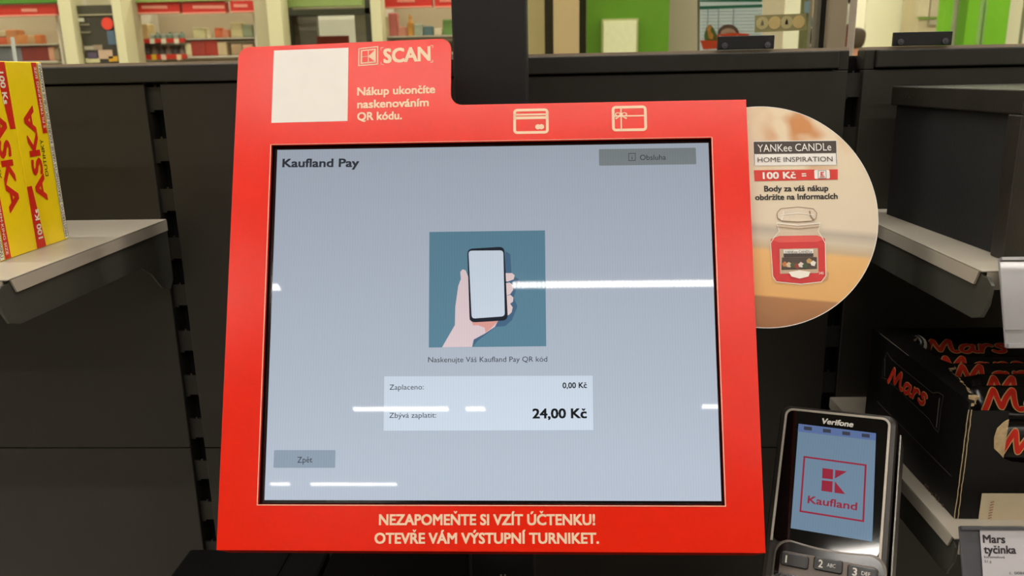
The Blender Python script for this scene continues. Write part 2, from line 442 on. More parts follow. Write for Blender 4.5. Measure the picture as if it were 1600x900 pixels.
# frame of the visible side (local z = outward is N; want towards -x)
sgn = 1 if FX.N.x < 0 else -1
def bxs(x0, x1, y0, y1, d0, d1): return (x0, x1, y0, y1, min(-sgn * d0, -sgn * d1), max(-sgn * d0, -sgn * d1))
M['boxm'] = mat('scuffed_black_box', (40, 36, 30), .42, var=.35, scale=40, bump=.4, bscale=700)
B().box(*bxs(0, Lb, Hb - .0165, Hb, 0, .16)).build('top_frame', M['boxm'], bx, bevel=.001)
B().box(*bxs(0, .0165, 0, Hb - .0166, 0, .16)).build('front_frame', M['boxm'], bx, bevel=.001)
B().box(*bxs(.0166, Lb, 0, Hb - .0166, .006, .16)).build('side_panel', mat('black_felt', (17, 17, 16), .8, var=.2, scale=200, bump=.3), bx)
tag(B().box(.338, .40, .553, .58, 1.3677, 1.455).build('paper_carton', M['paper'], bevel=.001), 'pale carton in front of the black storage box at the right edge', 'carton')

# ------------------------------------------------------------------ price rails
def price_rail(x0, ytop, ztop, label, m, lbl):
    F = Fr((x0, ytop, ztop), (1, 0, 0), (0, .022, .055))
    t = empty('price_rail', label, 'price rail', F.m)
    b = B(); b.box(0, .6, -.059, 0, -.0022, 0); b.build('rail_face', m, t, bevel=.0006)
    B().box(0, .6, -.0018, .0006, .0001, .0035).build('top_lip', m, t, bevel=.0004)
    B().box(0, .6, -.0595, -.0565, .0001, .0035).build('bottom_lip', m, t, bevel=.0004)
    B().box(0, .6, -.0475, -.0466, .0001, .0008).build('rail_groove', m, t)
    return F, t
FU, tU = price_rail(.2985, .5415, 1.3765, 'grey plastic price rail on the upper right shelf edge', M['plastic'], None)
FL, tL = price_rail(.2905, .532, 1.1838, 'dark price rail on the lower right shelf edge below the chocolate carton', M['rail'], None)
tag_ = empty('price_label', 'white paper price label in the lower right price rail', 'price label', FL.m)
lp = FL.ats([(1531, 829), (1640, 829), (1640, 960), (1538, 960)], .0012)
lx = lp[0][0]
B().box(lx, lx + .16, -.056, -.0022, .0009, .0012).build('label_sheet', mat('label_paper', (214, 210, 214), .45, var=.02), tag_)
DK = mat('grey_black_ink', (50, 46, 50), .5, var=.02)
text(FL, 'Mars', (1536, 848), (1571, 848.5), 12, .0014, DK, 'name_lettering', tag_, bold=.03)
text(FL, 'tyčinka', (1537.5, 864.5), (1588, 865), 12, .0014, DK, 'name_lettering', tag_, bold=.03)
text(FL, 'karamelová', (1538, 872), (1570, 872.5), 4, .0014, DK, 'detail_lettering', tag_)
text(FL, '51 g', (1538.5, 879), (1549, 879), 4, .0014, DK, 'detail_lettering', tag_)
text(FL, 'č. 00862', (1577, 897.5), (1606, 897.5), 4, .0014, DK, 'detail_lettering', tag_)

# ------------------------------------------------------------------ chocolate carton and bars
XM = .3025; YF = .5625; YR = .742; ZM = 1.1722; ZT = 1.2655
FM = Fr((XM, YF, ZM), (0, -1, 0), (0, 0, 1))                    # visible side face, N = -x
FF = Fr((XM, YF, ZM), (1, 0, 0), (0, 0, 1))                     # front face, N = -y
mc = empty('bar_carton', 'torn open black carton of chocolate bars on the lower right shelf', 'carton', FF.m)
WX = .165; HX = ZT - ZM; DX = YR - YF
th = .0018
B().box(0, th, 0, HX, -DX, 0).build('side_wall', M['cartonblack'], mc, bevel=.0004)
B().box(WX - th, WX, 0, HX, -DX, 0).build('side_wall', M['cartonblack'], mc, bevel=.0004)
B().box(th, WX - th, 0, HX, -DX, -DX + th).build('rear_wall', M['cartonblack'], mc)
B().box(th, WX - th, 0, th, -DX + th, -th).build('carton_floor', M['cartonblack'], mc)
# front wall with torn opening (traced in front plane)
fp = [(0.0012, 0), (WX, 0), (WX, .047)]
rnd = random.Random(3)
x = .075
tear = [(.060, .046), (.045, .0455), (.036, .0465), (.030, .0490), (.0262, .055), (.0225, .058), (.0215, .066), (.0225, .072), (.0262, .0765), (.0292, .079), (.0295, .0865)]
fp += tear + [(.0012, .0868)]
B().prism(fp, -th, 0).build('front_wall', M['cartonblack'], mc, bevel=.0003)
tp = [(.0215, .066), (.0225, .072), (.0262, .0765), (.0292, .079), (.0292, .053), (.0262, .055), (.0225, .058)]
B().prism([(.0208, .066), (.022, .0735), (.0262, .0785), (.0293, .0805), (.0293, .0502), (.0262, .0535), (.0218, .0575)], .0002, .0009).build('torn_patch', M['kraft'], mc)
# torn top strip along the left edge with ragged cream edge
top = [(0, 0), (0, -DX), (.030, -DX), (.031, -.155), (.021, -.142), (.0205, -.115), (.0215, -.09), (.0265, -.078), (.0235, -.072), (.0175, -.070), (.0155, -.06), (.0160, -.05), (.0130, -.04), (.0125, -.03), (.0085, -.02), (.0100, -.010), (.006, -.004), (.004, 0)]
def ragged(path, amp, step=.0022):
    out = []
    for a, b_ in zip(path[:-1], path[1:]):
        a = Vector(a); b_ = Vector(b_); n = max(1, int((b_ - a).length / step))
        for i in range(n): out.append(tuple(a + (b_ - a) * i / n + Vector((rnd.uniform(-amp, amp), rnd.uniform(-amp, amp)))))
    out.append(tuple(path[-1])); return out
edge = ragged(top[2:], .0006)
bt = B(); bt.prism([(0, 0), (0, -DX)] + edge, 0, .0006)
bt.v = [(q[0], HX + q[2], q[1]) for q in bt.v]; bt.build('top_flap', M['cartonblack'], mc)
be = B()
for i in range(len(edge) - 1):
    a = Vector(edge[i]); c = Vector(edge[i + 1]); wd = rnd.uniform(.0004, .0018) * (1.6 if -.07 < a.y < -.02 else .7)
    k = [(a.x, HX + .0004, a.y), (c.x, HX + .0004, c.y), (c.x + wd, HX - .0008, c.y + .0004), (a.x + wd, HX - .0008, a.y)]
    be.add(k + [(q[0], q[1] - .0006, q[2]) for q in k], [(0, 1, 2, 3), (7, 6, 5, 4), (0, 4, 5, 1), (1, 5, 6, 2), (2, 6, 7, 3), (3, 7, 4, 0)])
be.build('torn_edge', M['kraft'], mc)
bk = B()
for (cx, cy, cz, r) in ((.0050, HX + .0005, -.006, .0042), (.0085, HX - .001, -.010, .0032), (.0025, HX - .003, -.002, .0028)):
    pts = []
    for i in range(8):
        a = 2 * math.pi * i / 8; rr = r * rnd.uniform(.6, 1.15); pts.append((cx + rr * math.cos(a), cz + rr * .8 * math.sin(a)))
    k = len(bk.v); bk.prism(pts, cy, cy + .0022); bk.v[k:] = [(q[0], q[2], q[1]) for q in bk.v[k:]]
bk.build('torn_corner', M['kraft'], mc)
# double corrugated edge at the front left corner
bc = B()
for x in (-.0002, .0022):
    pts = [(x, 0)] + [(x + rnd.uniform(-.0003, .0003), .004 + i * .004) for i in range(22)]
    for a, c in zip(pts[:-1], pts[1:]):
        bc.add([(a[0], a[1], .0003), (a[0] + .0007, a[1], .0003), (c[0] + .0007, c[1], .0003), (c[0], c[1], .0003)], [(0, 1, 2, 3)])
bc.build('cut_edge', M['kraft'], mc)
# printed side: outline wrapper, name, rule, count
loc = lambda F: mc.matrix_world.inverted() @ F.m
sd = []
def side_print(o):
    o.parent = mc; o.matrix_parent_inverse = Matrix.Identity(4); o.matrix_basis = FF.m.inverted() @ FM.m; return o
GE = mat('faint_grey_print', (96, 90, 84), .5, var=.05)
def sline(pts, wd, m, nm, n=.0003):
    p = FM.ats(pts, n); b = B()
    for a, c in zip(p[:-1], p[1:]):
        a = Vector(a); c = Vector(c); d = (c - a).normalized(); e = Vector((-d.y, d.x)) * wd / 2
        b.face([tuple(a - e), tuple(c - e), tuple(c + e), tuple(a + e)], n)
    return side_print(b.build(nm, m, None))
sline([(1386, 550), (1392, 560), (1403, 570), (1457, 614), (1466, 613), (1474, 618), (1470, 640), (1466, 676), (1459, 668), (1452, 655), (1400, 606), (1384, 592), (1378, 590), (1380, 565), (1386, 550)], .0004, GE, 'printed_outline')
sline([(1468, 622), (1466, 640), (1463, 668)], .0016, GE, 'printed_outline')
sline([(1383, 560), (1382, 588)], .0010, GE, 'printed_outline')
sline([(1370, 627), (1486, 743.6)], .0005, GE, 'carton_crease')
sline([(1375, 521), (1420, 556)], .0004, mat('pale_scuff', (170, 164, 150), .6), 'edge_scuff')
STROKES = [
    [(0, -.02), (.10, .35), (.26, .98), (.30, 1.0), (.33, .6), (.37, .2), (.40, .18), (.52, .6), (.68, .98), (.72, .98), (.70, .6), (.70, .2), (.76, .02), (.84, .06)],
    [(1.26, .50), (1.16, .60), (1.03, .52), (.95, .28), (.96, .06), (1.05, -.02), (1.16, .10), (1.26, .36), (1.29, .56), (1.25, .2), (1.28, .02), (1.36, .02)],
    [(1.50, .58), (1.47, .3), (1.44, 0), (1.50, .3), (1.60, .54), (1.70, .60), (1.76, .52)],
    [(2.14, .54), (2.06, .62), (1.95, .58), (1.93, .44), (2.02, .32), (2.06, .16), (2.00, .0), (1.88, -.04), (1.78, .06)]]
def script_word(p0, p1, cap, n, m, name, parent, wd):
    """brush-like rounded word drawn stroke by stroke along p0..p1"""
    p0 = Vector(p0); p1 = Vector(p1); d = (p1 - p0) / 2.14; e = Vector((-d.y, d.x)).normalized() * cap
    b = B(); k_ = 0
    for st_ in STROKES:
        pts = []
        for i in range(len(st_) - 1):          # smooth the polyline
            a0, a1, a2, a3 = (Vector(st_[max(0, min(len(st_) - 1, j))]) for j in (i - 1, i, i + 1, i + 2))
            for q in range(4):
                t = q / 4; pts.append(.5 * ((2 * a1) + (a2 - a0) * t + (2 * a0 - 5 * a1 + 4 * a2 - a3) * t * t + (3 * a1 - a0 - 3 * a2 + a3) * t ** 3))
        pts.append(Vector(st_[-1])); pts = [p0 + d * q.x + e * q.y + d.normalized() * cap * .12 * q.y for q in pts]
        for i, q in enumerate(pts):
            k_ += 1; b.face(circ(q.x, q.y, wd / 2, 10), n + k_ * 1.5e-6)
            if i:
                r = pts[i - 1]; u = (q - r)
                if u.length > 1e-7:
                    u = Vector((-u.y, u.x)).normalized() * wd / 2; k_ += 1
                    b.face([tuple(r - u), tuple(q - u), tuple(q + u), tuple(r + u)], n + k_ * 1.5e-6)
    return b.build(name, m, parent)
def mars(fr, a, c, h, n, parent_fn, w=.045, sh=.25, nm='name_lettering', bd=.014):
    p0, p1 = fr.at(*a, n), fr.at(*c, n); q = fr.at((a[0] + c[0]) / 2, (a[1] + c[1]) / 2 - h, n) - fr.at((a[0] + c[0]) / 2, (a[1] + c[1]) / 2, n)
    o1 = script_word(p0, p1, abs(q.y), n, M['gold'], nm, None, .0043)
    o2 = script_word(p0, p1, abs(q.y), n + .0004, M['marsred'], nm, None, .0031)
    parent_fn(o1); parent_fn(o2)
mars(FM, (1388, 596), (1447, 633), 25, .0004, side_print)
o = text(FM, '40 x 51 g', (1443, 762), (1474, 796), 11, .0004, mat('dim_print', (120, 92, 76), .5), 'count_lettering', None, bold=.0); side_print(o)
# card on the front
cardp = FF.ats([(1534, 771), (1640, 773), (1640, 826), (1526, 823)], .0008)
cb = empty('shelf_card', 'cream card with faded vertical print leaning on the carton front', 'card', FF.m)
B().box(cardp[3][0] + .0006, cardp[3][0] + .12, cardp[2][1] - .004, cardp[0][1], .0006, .001).build('card_sheet', mat('cream_card', (206, 190, 158), .6, var=.04), cb)
sb = B(); sp = FF.ats([(1545, 819), (1551, 782)], .001)
for i in range(9):
    t_ = i / 9; x_ = sp[0][0] + (sp[1][0] - sp[0][0]) * t_; y_ = sp[0][1] + (sp[1][1] - sp[0][1]) * t_
    sb.face([(x_ - .0014, y_), (x_ + .0012, y_ + .0008), (x_ + .0012, y_ + .0018), (x_ - .0014, y_ + .001)], .0012)
sb.build('faded_print', mat('brown_ink', (150, 110, 84), .6), cb)

def bar_mesh():
    b = B(); nx = 28; ns = 16; Lc = .118
    for i in range(nx + 1):
        t = i / nx; x = -Lc / 2 + Lc * t
        e = min(t, 1 - t) * Lc
        fin = e < .009
        k = min(1, max(0, (e - .009) / .008)); k = k ** .5 if k > 0 else 0
        hw = .0165 * (1.0 if fin else (.93 + .0 * k)); hz = .0006 + .0098 * k
        for s in range(ns):
            a = 2 * math.pi * s / ns; ca, sa = math.cos(a), math.sin(a)
            py = hw * math.copysign(abs(ca) ** .5, ca); pz = hz * math.copysign(abs(sa) ** .45, sa)
            b.v.append((x, py + rnd.uniform(-.0002, .0002), pz + rnd.uniform(-.0003, .0003) * k + (.0005 * (i % 2) if fin else 0)))
    for i in range(nx):
        for s in range(ns):
            b.f.append((i * ns + s, (i + 1) * ns + s, (i + 1) * ns + (s + 1) % ns, i * ns + (s + 1) % ns))
    b.f.append(tuple(range(ns))); b.f.append(tuple(nx * ns + s for s in range(ns))[::-1])
    return b
def make_bar():
    t = empty('chocolate_bar', 'x', 'chocolate bar', None, 'chocolate bars in the carton')
    bar_mesh().build('wrapper', M['wrap'], t, smooth=True)
    script_word((-.046, -.0085), (.026, -.0085), .0165, .0108, M['gold'], 'name_lettering', t, .0050)
    script_word((-.046, -.0085), (.026, -.0085), .0165, .0112, M['marsred'], 'name_lettering', t, .0034)
    return t
bar0 = make_bar()
BXC = XM + .083
bars = [ # y, z, tilt about x (deg), dx, label
    (.7235, 1.2445, 20, .000, 'chocolate bar at the very back under the torn rear edge'),
    (.6900, 1.2400, 28, -.004, 'chocolate bar second from the back of the open carton'),
    (.6580, 1.2440, 32, -.006, 'chocolate bar half covered in the middle of the carton'),
    (.6290, 1.2450, 36, .004, 'chocolate bar with large bright name in the middle of the carton'),
    (.6000, 1.2465, 40, -.012, 'chocolate bar lying just behind the front wall, upper'),
    (.5795, 1.2275, 74, -.008, 'chocolate bar seen through the torn front opening'),
    (.5785, 1.1920, 80, .004, 'chocolate bar standing hidden low behind the front wall'),
]
for i in range(4): bars.append((.7235 - i * .036, 1.2130, 10, 0, 'black wrapped chocolate bar in the covered lower layer'))
for i in range(4): bars.append((.7235 - i * .036, 1.1860, 6, 0, 'black wrapped chocolate bar in the covered lower layer'))
for i, (y, z, a, dx, lb) in enumerate(bars):
    o = bar0 if i == 0 else copy_tree(bar0)
    o.matrix_world = Matrix.Translation((BXC + dx, y, z)) @ Matrix.Rotation(math.radians(a), 4, 'X')
    o['label'] = lb
# small white tube lying at the rear left of the carton
tb = empty('small_bottle', 'small black and white round tub lying at the rear of the bar carton', 'tub', Matrix.Translation((XM + .030, .716, 1.256)) @ Matrix.Rotation(math.radians(-58), 4, 'Y') @ Matrix.Rotation(.5, 4, 'X'))
B().lathe([(.0085, -.008), (.0095, -.007), (.0095, .007), (.0085, .008)], n=20).build('tub_body', M['wrap'], tb, smooth=False)
B().lathe([(.0097, .001), (.0098, .0011), (.0098, .0055), (.0097, .0056)], n=20).build('white_band', M['white'], tb)

# ------------------------------------------------------------------ black post, counter
PX0, PX1 = W(704.5, 0, .70).x, W(822, 0, .70).x
t = empty('mounting_post', 'tall square black post rising behind the red screen surround', 'post', Matrix.Translation(((PX0 + PX1) / 2, .732, 0)))
hw = (PX1 - PX0) / 2
B().box(-hw, hw, -.032, .032, 0, 2.6).build('post_body', M['blackm'], t, bevel=.0015)
b = B()
for z in (.985, 1.02):
    for x in (-.002, .002): b.box(x - .0008, x + .0008, -.0325, -.0319, z, z + .01)
b.build('mounting_slot', M['alu'], t)

ZC = W(297, 857, .69).z
xa = W(297, 857, .69).x; xb = W(518, 866, .69).x; xc2 = W(733, 866, .69).x
ct = empty('checkout_counter', 'black checkout counter under the payment screen', 'counter', Matrix.Translation((xa, .69, 0)))
B().box(0, xb - xa - .001, -.42, 0, 0, ZC).build('counter_block', M['black'], ct, bevel=.003)
B().box(xb - xa + .001, xc2 - xa, -.42, 0, 0, ZC - .001).build('glossy_block', M['gloss'], ct, bevel=.003)
B().box(xc2 - xa + .001, .283 - xa, -.42, -.03, 0, 1.02).build('terminal_block', M['gloss'], ct, bevel=.003)
B().box(.09, .10, -.42, 0, ZC, ZC + .0015).build('joint_trim', M['black'], ct)
# rails on the right-hand block
for q in (((935, 866), (1020, 905)), ((870, 868), (985, 905))):
    pass
rl = B().box(.30, .303, -.36, -.04, 1.0205, 1.0235).build('tray_edge', M['rail'], ct)

# ------------------------------------------------------------------ payment screen
TH = math.radians(22.3)
FS = Fr((-.0453, .5835, 1.326), (1, 0, 0), (0, math.sin(TH), math.cos(TH)))
mon = empty('payment_monitor', 'black touch monitor showing a blue grey payment page', 'monitor', FS.m)
# housing
hb = B(); hb.prism(rrect(-.186, .187, -.158, .155, .008), -.040, -.0085); hb.build('housing', M['black'], mon, bevel=.002)
hb = B(); hb.prism(rrect(-.11, .11, -.10, .10, .01), -.058, -.0402); hb.build('rear_cover', M['black'], mon, bevel=.002)
B().box(-.172, .1722, -.150, .145, -.0084, -.0056).build('bezel', M['gloss'], mon, bevel=.0005)
# bracket from monitor back to post
B().box(-.026, .030, -.052, .000, -.118, -.0585).build('mounting_arm', M['blackm'], mon, bevel=.002)
nd = -.0054
ux0, uy1 = FS.at(424.5, 231.5, nd); ux1, uy0 = FS.at(1131.5, 785.5, nd)
ux0 = -.1652; ux1 = .1690
disp = B().face([(ux0, -.1338), (ux1, -.1338), (ux1, .1333), (ux0, .1333)], nd).build('display', lcd('screen_field', (178, 188, 202)), mon)
k = nd + .0002
def spoly(pts, m, nm, dn=0.0): return B().face(FS.ats(pts, k + dn), k + dn).build(nm, m, disp)
def rr_px(p, r): # rounded quad through the plane
    q = FS.ats(p, k); x0 = (q[0][0] + q[3][0]) / 2; x1 = (q[1][0] + q[2][0]) / 2; y0 = (q[2][1] + q[3][1]) / 2; y1 = (q[0][1] + q[1][1]) / 2
    return rrect(x0, x1, y0, y1, r)
BT = lcd('screen_button', (134, 142, 144)); BT2 = lcd('screen_button_low', (140, 155, 170)); ST = lcd('screen_text', (48, 52, 60)); SB = lcd('screen_black', (8, 10, 14))
q = rr_px([(936, 234), (1087, 230), (1088, 256), (936, 259.5)], .0008); B().face(q, k).build('service_button', BT, disp)
q = rr_px([(428, 703.5), (524, 703), (524, 731), (427.5, 731)], .0008); B().face(q, k).build('back_button', BT2, disp)
q = FS.ats([(600.5, 588), (926, 587), (927, 672), (599.5, 673)], k); B().face(q, k).build('amount_panel', lcd('screen_panel', (204, 216, 230)), disp)
text(FS, 'Kaufland Pay', (441, 261), (561, 260.5), 12.5, k + .0001, ST, 'heading_lettering', disp, bold=.028)
text(FS, 'Obsluha', (1000, 250), (1040.5, 249.5), 8, k + .0002, ST, 'button_lettering', disp)
text(FS, 'Zpět', (464.5, 723), (488, 722.5), 9, k + .0002, ST, 'button_lettering', disp)
text(FS, 'Naskenujte Váš Kaufland Pay QR kód', (669, 566), (855, 565), 8, k + .0001, ST, 'caption_lettering', disp)
text(FS, 'Zaplaceno:', (608.5, 609), (662, 608.5), 8, k + .0002, ST, 'amount_lettering', disp)
text(FS, 'Zbývá zaplatit:', (608, 653), (681.5, 652.5), 8, k + .0002, ST, 'amount_lettering', disp)
text(FS, '0,00 Kč', (879, 606.5), (917, 606), 8.5, k + .0002, SB, 'amount_lettering', disp, bold=.022)
text(FS, '24,00 Kč', (832, 653.5), (917, 653), 14.5, k + .0002, SB, 'total_lettering', disp, bold=.03)
# info icon
def frame_px(p, wd, m, nm, par, F=FS, n=None):
    n = k + .0002 if n is None else n
    q = [Vector(a) for a in F.ats(p, n)]; c = sum(q, Vector((0, 0))) / 4; b = B()
    inn = [a + (c - a).normalized() * wd * 1.414 for a in q]
    for i in range(4): b.face([tuple(q[i]), tuple(q[(i + 1) % 4]), tuple(inn[(i + 1) % 4]), tuple(inn[i])], n)
    return b.build(nm, m, par)
frame_px([(982, 239.5), (993, 239.2), (993, 251), (982, 251.3)], .0004, ST, 'info_icon', disp)
text(FS, 'i', (987, 249), (988.3, 249), 6, k + .0002, ST, 'info_icon', disp)
# picture of the hand holding a phone (no code on the phone)
P = lambda pts: [(640 + x * .26667, 340 + y * .26667) for x, y in pts]
spoly([(671, 362.5), (851.5, 360), (853.5, 541), (670, 543)], lcd('pic_teal', (92, 134, 154)), 'picture', 0)
spoly(P([(560, 195), (590, 215), (598, 340), (640, 360), (610, 470), (632, 520), (600, 600), (560, 635), (505, 640), (400, 720), (370, 757), (380, 700), (560, 560)]), lcd('pic_shade', (70, 104, 134)), 'picture_shadow', .0001)
spoly(P([(190, 760), (265, 630), (268, 520), (285, 400), (300, 360), (297, 318), (310, 303), (328, 308), (345, 350), (352, 600), (520, 600), (500, 640), (440, 680), (375, 715), (366, 758)]), lcd('pic_skin', (226, 204, 208)), 'picture_hand', .0002)
spoly(P([(364, 610), (520, 606), (470, 655), (445, 675), (440, 645), (400, 630), (372, 632)]), lcd('pic_salmon', (226, 160, 150)), 'picture_palm', .0003)
for pts in ([(556, 325), (600, 325), (616, 338), (610, 362), (575, 375), (560, 372)], [(560, 385), (585, 380), (606, 395), (606, 425), (590, 448), (556, 462)], [(555, 462), (590, 452), (608, 468), (606, 492), (585, 508), (556, 500)], [(556, 505), (590, 506), (604, 525), (598, 555), (580, 572), (556, 570)]):
    spoly(P(pts), lcd('pic_finger', (232, 208, 206)), 'picture_finger', .0003)
def pic_rr(p4, r, m, nm, dn):
    q = [Vector(a) for a in FS.ats(P(p4), k + dn)]; out = []
    for i in range(4):
        a, c, b_ = q[i - 1], q[i], q[(i + 1) % 4]
        u = (a - c).normalized() * r; v = (b_ - c).normalized() * r
        for t in range(5):
            s = t / 4; out.append(tuple(c + u * (1 - s) ** 2 + v * s ** 2))
    return B().face(out, k + dn).build(nm, m, disp)
pic_rr([(338, 183), (555, 170), (576, 602), (352, 615)], .0042, lcd('pic_black', (22, 30, 44)), 'picture_phone', .0004)
pic_rr([(345, 194), (549, 192), (558, 578), (364, 592)], .0026, lcd('pic_white', (208, 220, 234)), 'picture_phone_screen', .0005)

# red cardboard surround
sur = empty('screen_surround', 'red cardboard surround with cream lettering framing the payment monitor', 'sign', FS.m)
oL, oR, oB_, oT = -.1974, .1975, -.1688, .1652
wl, wr, wb, wt = -.1683, .1704, -.1364, .1358
outer = [(oL, oB_), (oR, oB_), (oR, oT)]
fill = [(-.0285 + .009 - .009 * math.cos(math.radians(a)) - .0, oT + .009 - .009 * math.sin(math.radians(a))) for a in range(90, -1, -15)]
tabt = .2195
tabr = [(-.0285 - .0085 + .0085 * math.cos(math.radians(a)), tabt - .0085 + .0085 * math.sin(math.radians(a))) for a in range(0, 91, 15)]
tabl = [(oL + .009 - .009 * math.sin(math.radians(a)), tabt - .0035 - .009 + .009 * math.cos(math.radians(a))) for a in range(0, 91, 15)]
outer += fill + tabr + tabl
hole = [(wl, wb), (wr, wb), (wr, wt), (wl, wt)]
bm = bmesh.new()
def ring_sheet(outer, hole, z0, z1):
    """plate with a rectangular hole: two ngons split left/right of the opening"""
    b = B()
    l = [p for p in outer]
    # lower strip, upper part, left, right
    up = [(oL, wt), (wl, wt), (wr, wt), (oR, wt)] + [p for p in outer[2:]]
    b.prism(up, z0, z1)
    b.prism([(oL, oB_), (oR, oB_), (oR, wb), (wr, wb), (wl, wb), (oL, wb)], z0, z1)
    b.prism([(oL, wb), (wl, wb), (wl, wt), (oL, wt)], z0, z1)
    b.prism([(wr, wb), (oR, wb), (oR, wt), (wr, wt)], z0, z1)
    return b
ring_sheet(outer, hole, -.0028, 0).build('front_sheet', M['red'], sur)
bm.free()
b = B(); b.add([(oL, oB_ - .0001, -.0002), (oR, oB_ - .0001, -.0002), (oR - .006, oB_ - .0036, -.0105), (oL + .006, oB_ - .0036, -.0105), (oL, oB_ - .0001, -.0026), (oR, oB_ - .0001, -.0026), (oR - .006, oB_ - .0021, -.0115), (oL + .006, oB_ - .0021, -.0115)], [(3, 2, 1, 0), (4, 5, 6, 7), (0, 1, 5, 4), (1, 2, 6, 5), (2, 3, 7, 6), (3, 0, 4, 7)])
b.build('bottom_flap', M['red'], sur)
B().box(oL, oL + .0022, oB_ + .003, oT - .002, -.022, -.0029).build('side_flap', M['red'], sur)
b = B(); e = .0005
b.box(wl - e, wl, wb - e, wt, .0000, .0003); b.box(wl - e, wr + e, wb - e, wb, .0000, .0003); b.box(wr, wr + e, wb, wt, .0000, .0003)
b.box(wl, wr, wt, wt + e * .5, .0000, .0003)
b.build('cut_edge', M['cream'], sur)
g = .00015
text(FS, 'NEZAPOMEŇTE SI VZÍT ÚČTENKU!', (592, 820), (930, 820), 16, g, M['cream'], 'reminder_lettering', sur, bold=.032)
text(FS, 'OTEVŘE VÁM VÝSTUPNÍ TURNIKET.', (585, 849), (936, 849), 16, g, M['cream'], 'reminder_lettering', sur, bold=.032)
text(FS, 'Nákup ukončíte', (558, 149), (680, 145), 12, g, M['cream'], 'instruction_lettering', sur, bold=.03)
text(FS, 'naskenováním', (558, 169), (670, 165.5), 12, g, M['cream'], 'instruction_lettering', sur, bold=.03)
text(FS, 'QR kódu.', (558, 188), (628, 186), 12, g, M['cream'], 'instruction_lettering', sur, bold=.03)
text(FS, 'SCAN', (599, 98), (673, 94), 21, g, M['cream'], 'heading_lettering', sur, bold=.036)
B().face(FS.ats([(428, 79), (544.5, 74.5), (543, 189), (424, 192)], g), g).build('white_panel', M['white'], sur)
# logo drawn in a unit square
def quad_map(F, c, n):
    q = [Vector(a) for a in F.ats(c, n)]  # TL TR BR BL
    return lambda u, v: tuple(q[0] * (1 - u) * (1 - v) + q[1] * u * (1 - v) + q[2] * u * v + q[3] * (1 - u) * v)
mp = quad_map(FS, [(560, 75.5), (591, 72), (591, 101), (559.5, 103.5)], g)
b = B(); t_ = .055
for a in ((0, 0, 1, t_), (0, 1 - t_, 1, 1), (0, 0, t_, 1), (1 - t_, 0, 1, 1)):
    b.face([mp(a[0], a[1]), mp(a[2], a[1]), mp(a[2], a[3]), mp(a[0], a[3])], g)
i0, i1 = .12, .88
b.face([mp(i0, i0), mp(i1, i0), mp(i1, i1), mp(i0, i1)], g)
b.build('logo_square', M['cream'], sur)
b = B()
b.face([mp(.2, .19), mp(.48, .19), mp(.48, .48), mp(.2, .48)], g * 2); b.face([mp(.2, .52), mp(.48, .52), mp(.48, .81), mp(.2, .81)], g * 2)
b.face([mp(.53, .19), mp(.83, .19), mp(.53, .47)], g * 2); b.face([mp(.53, .53), mp(.83, .81), mp(.53, .81)], g * 2)
b.build('logo_mark', M['red'], sur)
# scan brackets
b = B(); wb2 = .0004
def corner(px, py, dx, dy):
    p = FS.at(px, py, g); L2 = .0022
    x0, x1 = sorted((p.x, p.x + dx * L2)); y0, y1 = sorted((p.y, p.y + dy * wb2)); b.face([(x0, y0), (x1, y0), (x1, y1), (x0, y1)], g)
    x0, x1 = sorted((p.x, p.x + dx * wb2)); y0, y1 = sorted((p.y, p.y + dy * L2)); b.face([(x0, y0), (x1, y0), (x1, y1), (x0, y1)], g)
corner(595, 74, 1, -1); corner(595, 101, 1, 1); corner(677, 70.5, -1, -1); corner(676.5, 97.5, -1, 1)
b.build('scan_corner_marks', M['cream'], sur)
# card icon and gift card icon
def icon_frame(c, wd, r, nm):
    mq = FS.ats(c, g); x0 = (mq[0][0] + mq[3][0]) / 2; x1 = (mq[1][0] + mq[2][0]) / 2; y0 = (mq[2][1] + mq[3][1]) / 2; y1 = (mq[0][1] + mq[1][1]) / 2
    o_ = rrect(x0, x1, y0, y1, r); i_ = rrect(x0 + wd, x1 - wd, y0 + wd, y1 - wd, max(r - wd, .0004)); b = B()
    n = len(o_)
    for i in range(n): b.face([o_[i], o_[(i + 1) % n], i_[(i + 1) % n], i_[i]], g)
    return b, x0, x1, y0, y1
b, x0, x1, y0, y1 = icon_frame([(802, 170.5), (857, 169), (857.5, 208), (802, 210)], .0021, .003, '')
H = y1 - y0
for f0, f1 in ((.58, .69), (.74 - .01, .80)):
    b.face([(x0, y0 + H * f0), (x1, y0 + H * f0), (x1, y0 + H * f1), (x0, y0 + H * f1)], g)
b.face(circ(x1 - .0082, y0 + .0054, .0021, 16), g); b.face(circ(x1 - .0056, y0 + .0054, .0021, 16), g + .00003)
b.build('bank_card_icon', M['cream'], sur)
b, x0, x1, y0, y1 = icon_frame([(956, 166), (1010.5, 164.5), (1011, 204), (956, 206)], .0021, .003, '')
W_ = x1 - x0; H = y1 - y0; vx = x0 + W_ * .265; hy = y0 + H * .6
b.face([(vx - .0005, y0), (vx + .0005, y0), (vx + .0005, y1), (vx - .0005, y1)], g)
b.face([(x0, hy - .0005), (x1, hy - .0005), (x1, hy + .0005), (x0, hy + .0005)], g)
for s in (-1, 1):
    for a in range(12):
        t0 = 2 * math.pi * a / 12; t1 = 2 * math.pi * (a + 1) / 12
        cx2, cy2 = vx + s * .0024, hy + .0014
        pt = lambda t, r: (cx2 + r * 1.25 * math.cos(t) , cy2 + r * .8 * math.sin(t) + s * 0)
        b.face([pt(t0, .0019), pt(t1, .0019), pt(t1, .0011), pt(t0, .0011)], g + .00003)
    b.face([(vx, hy), (vx + s * .0040, hy - .0026), (vx + s * .0046, hy - .0014)], g + .00003)
b.build('gift_card_icon', M['cream'], sur)

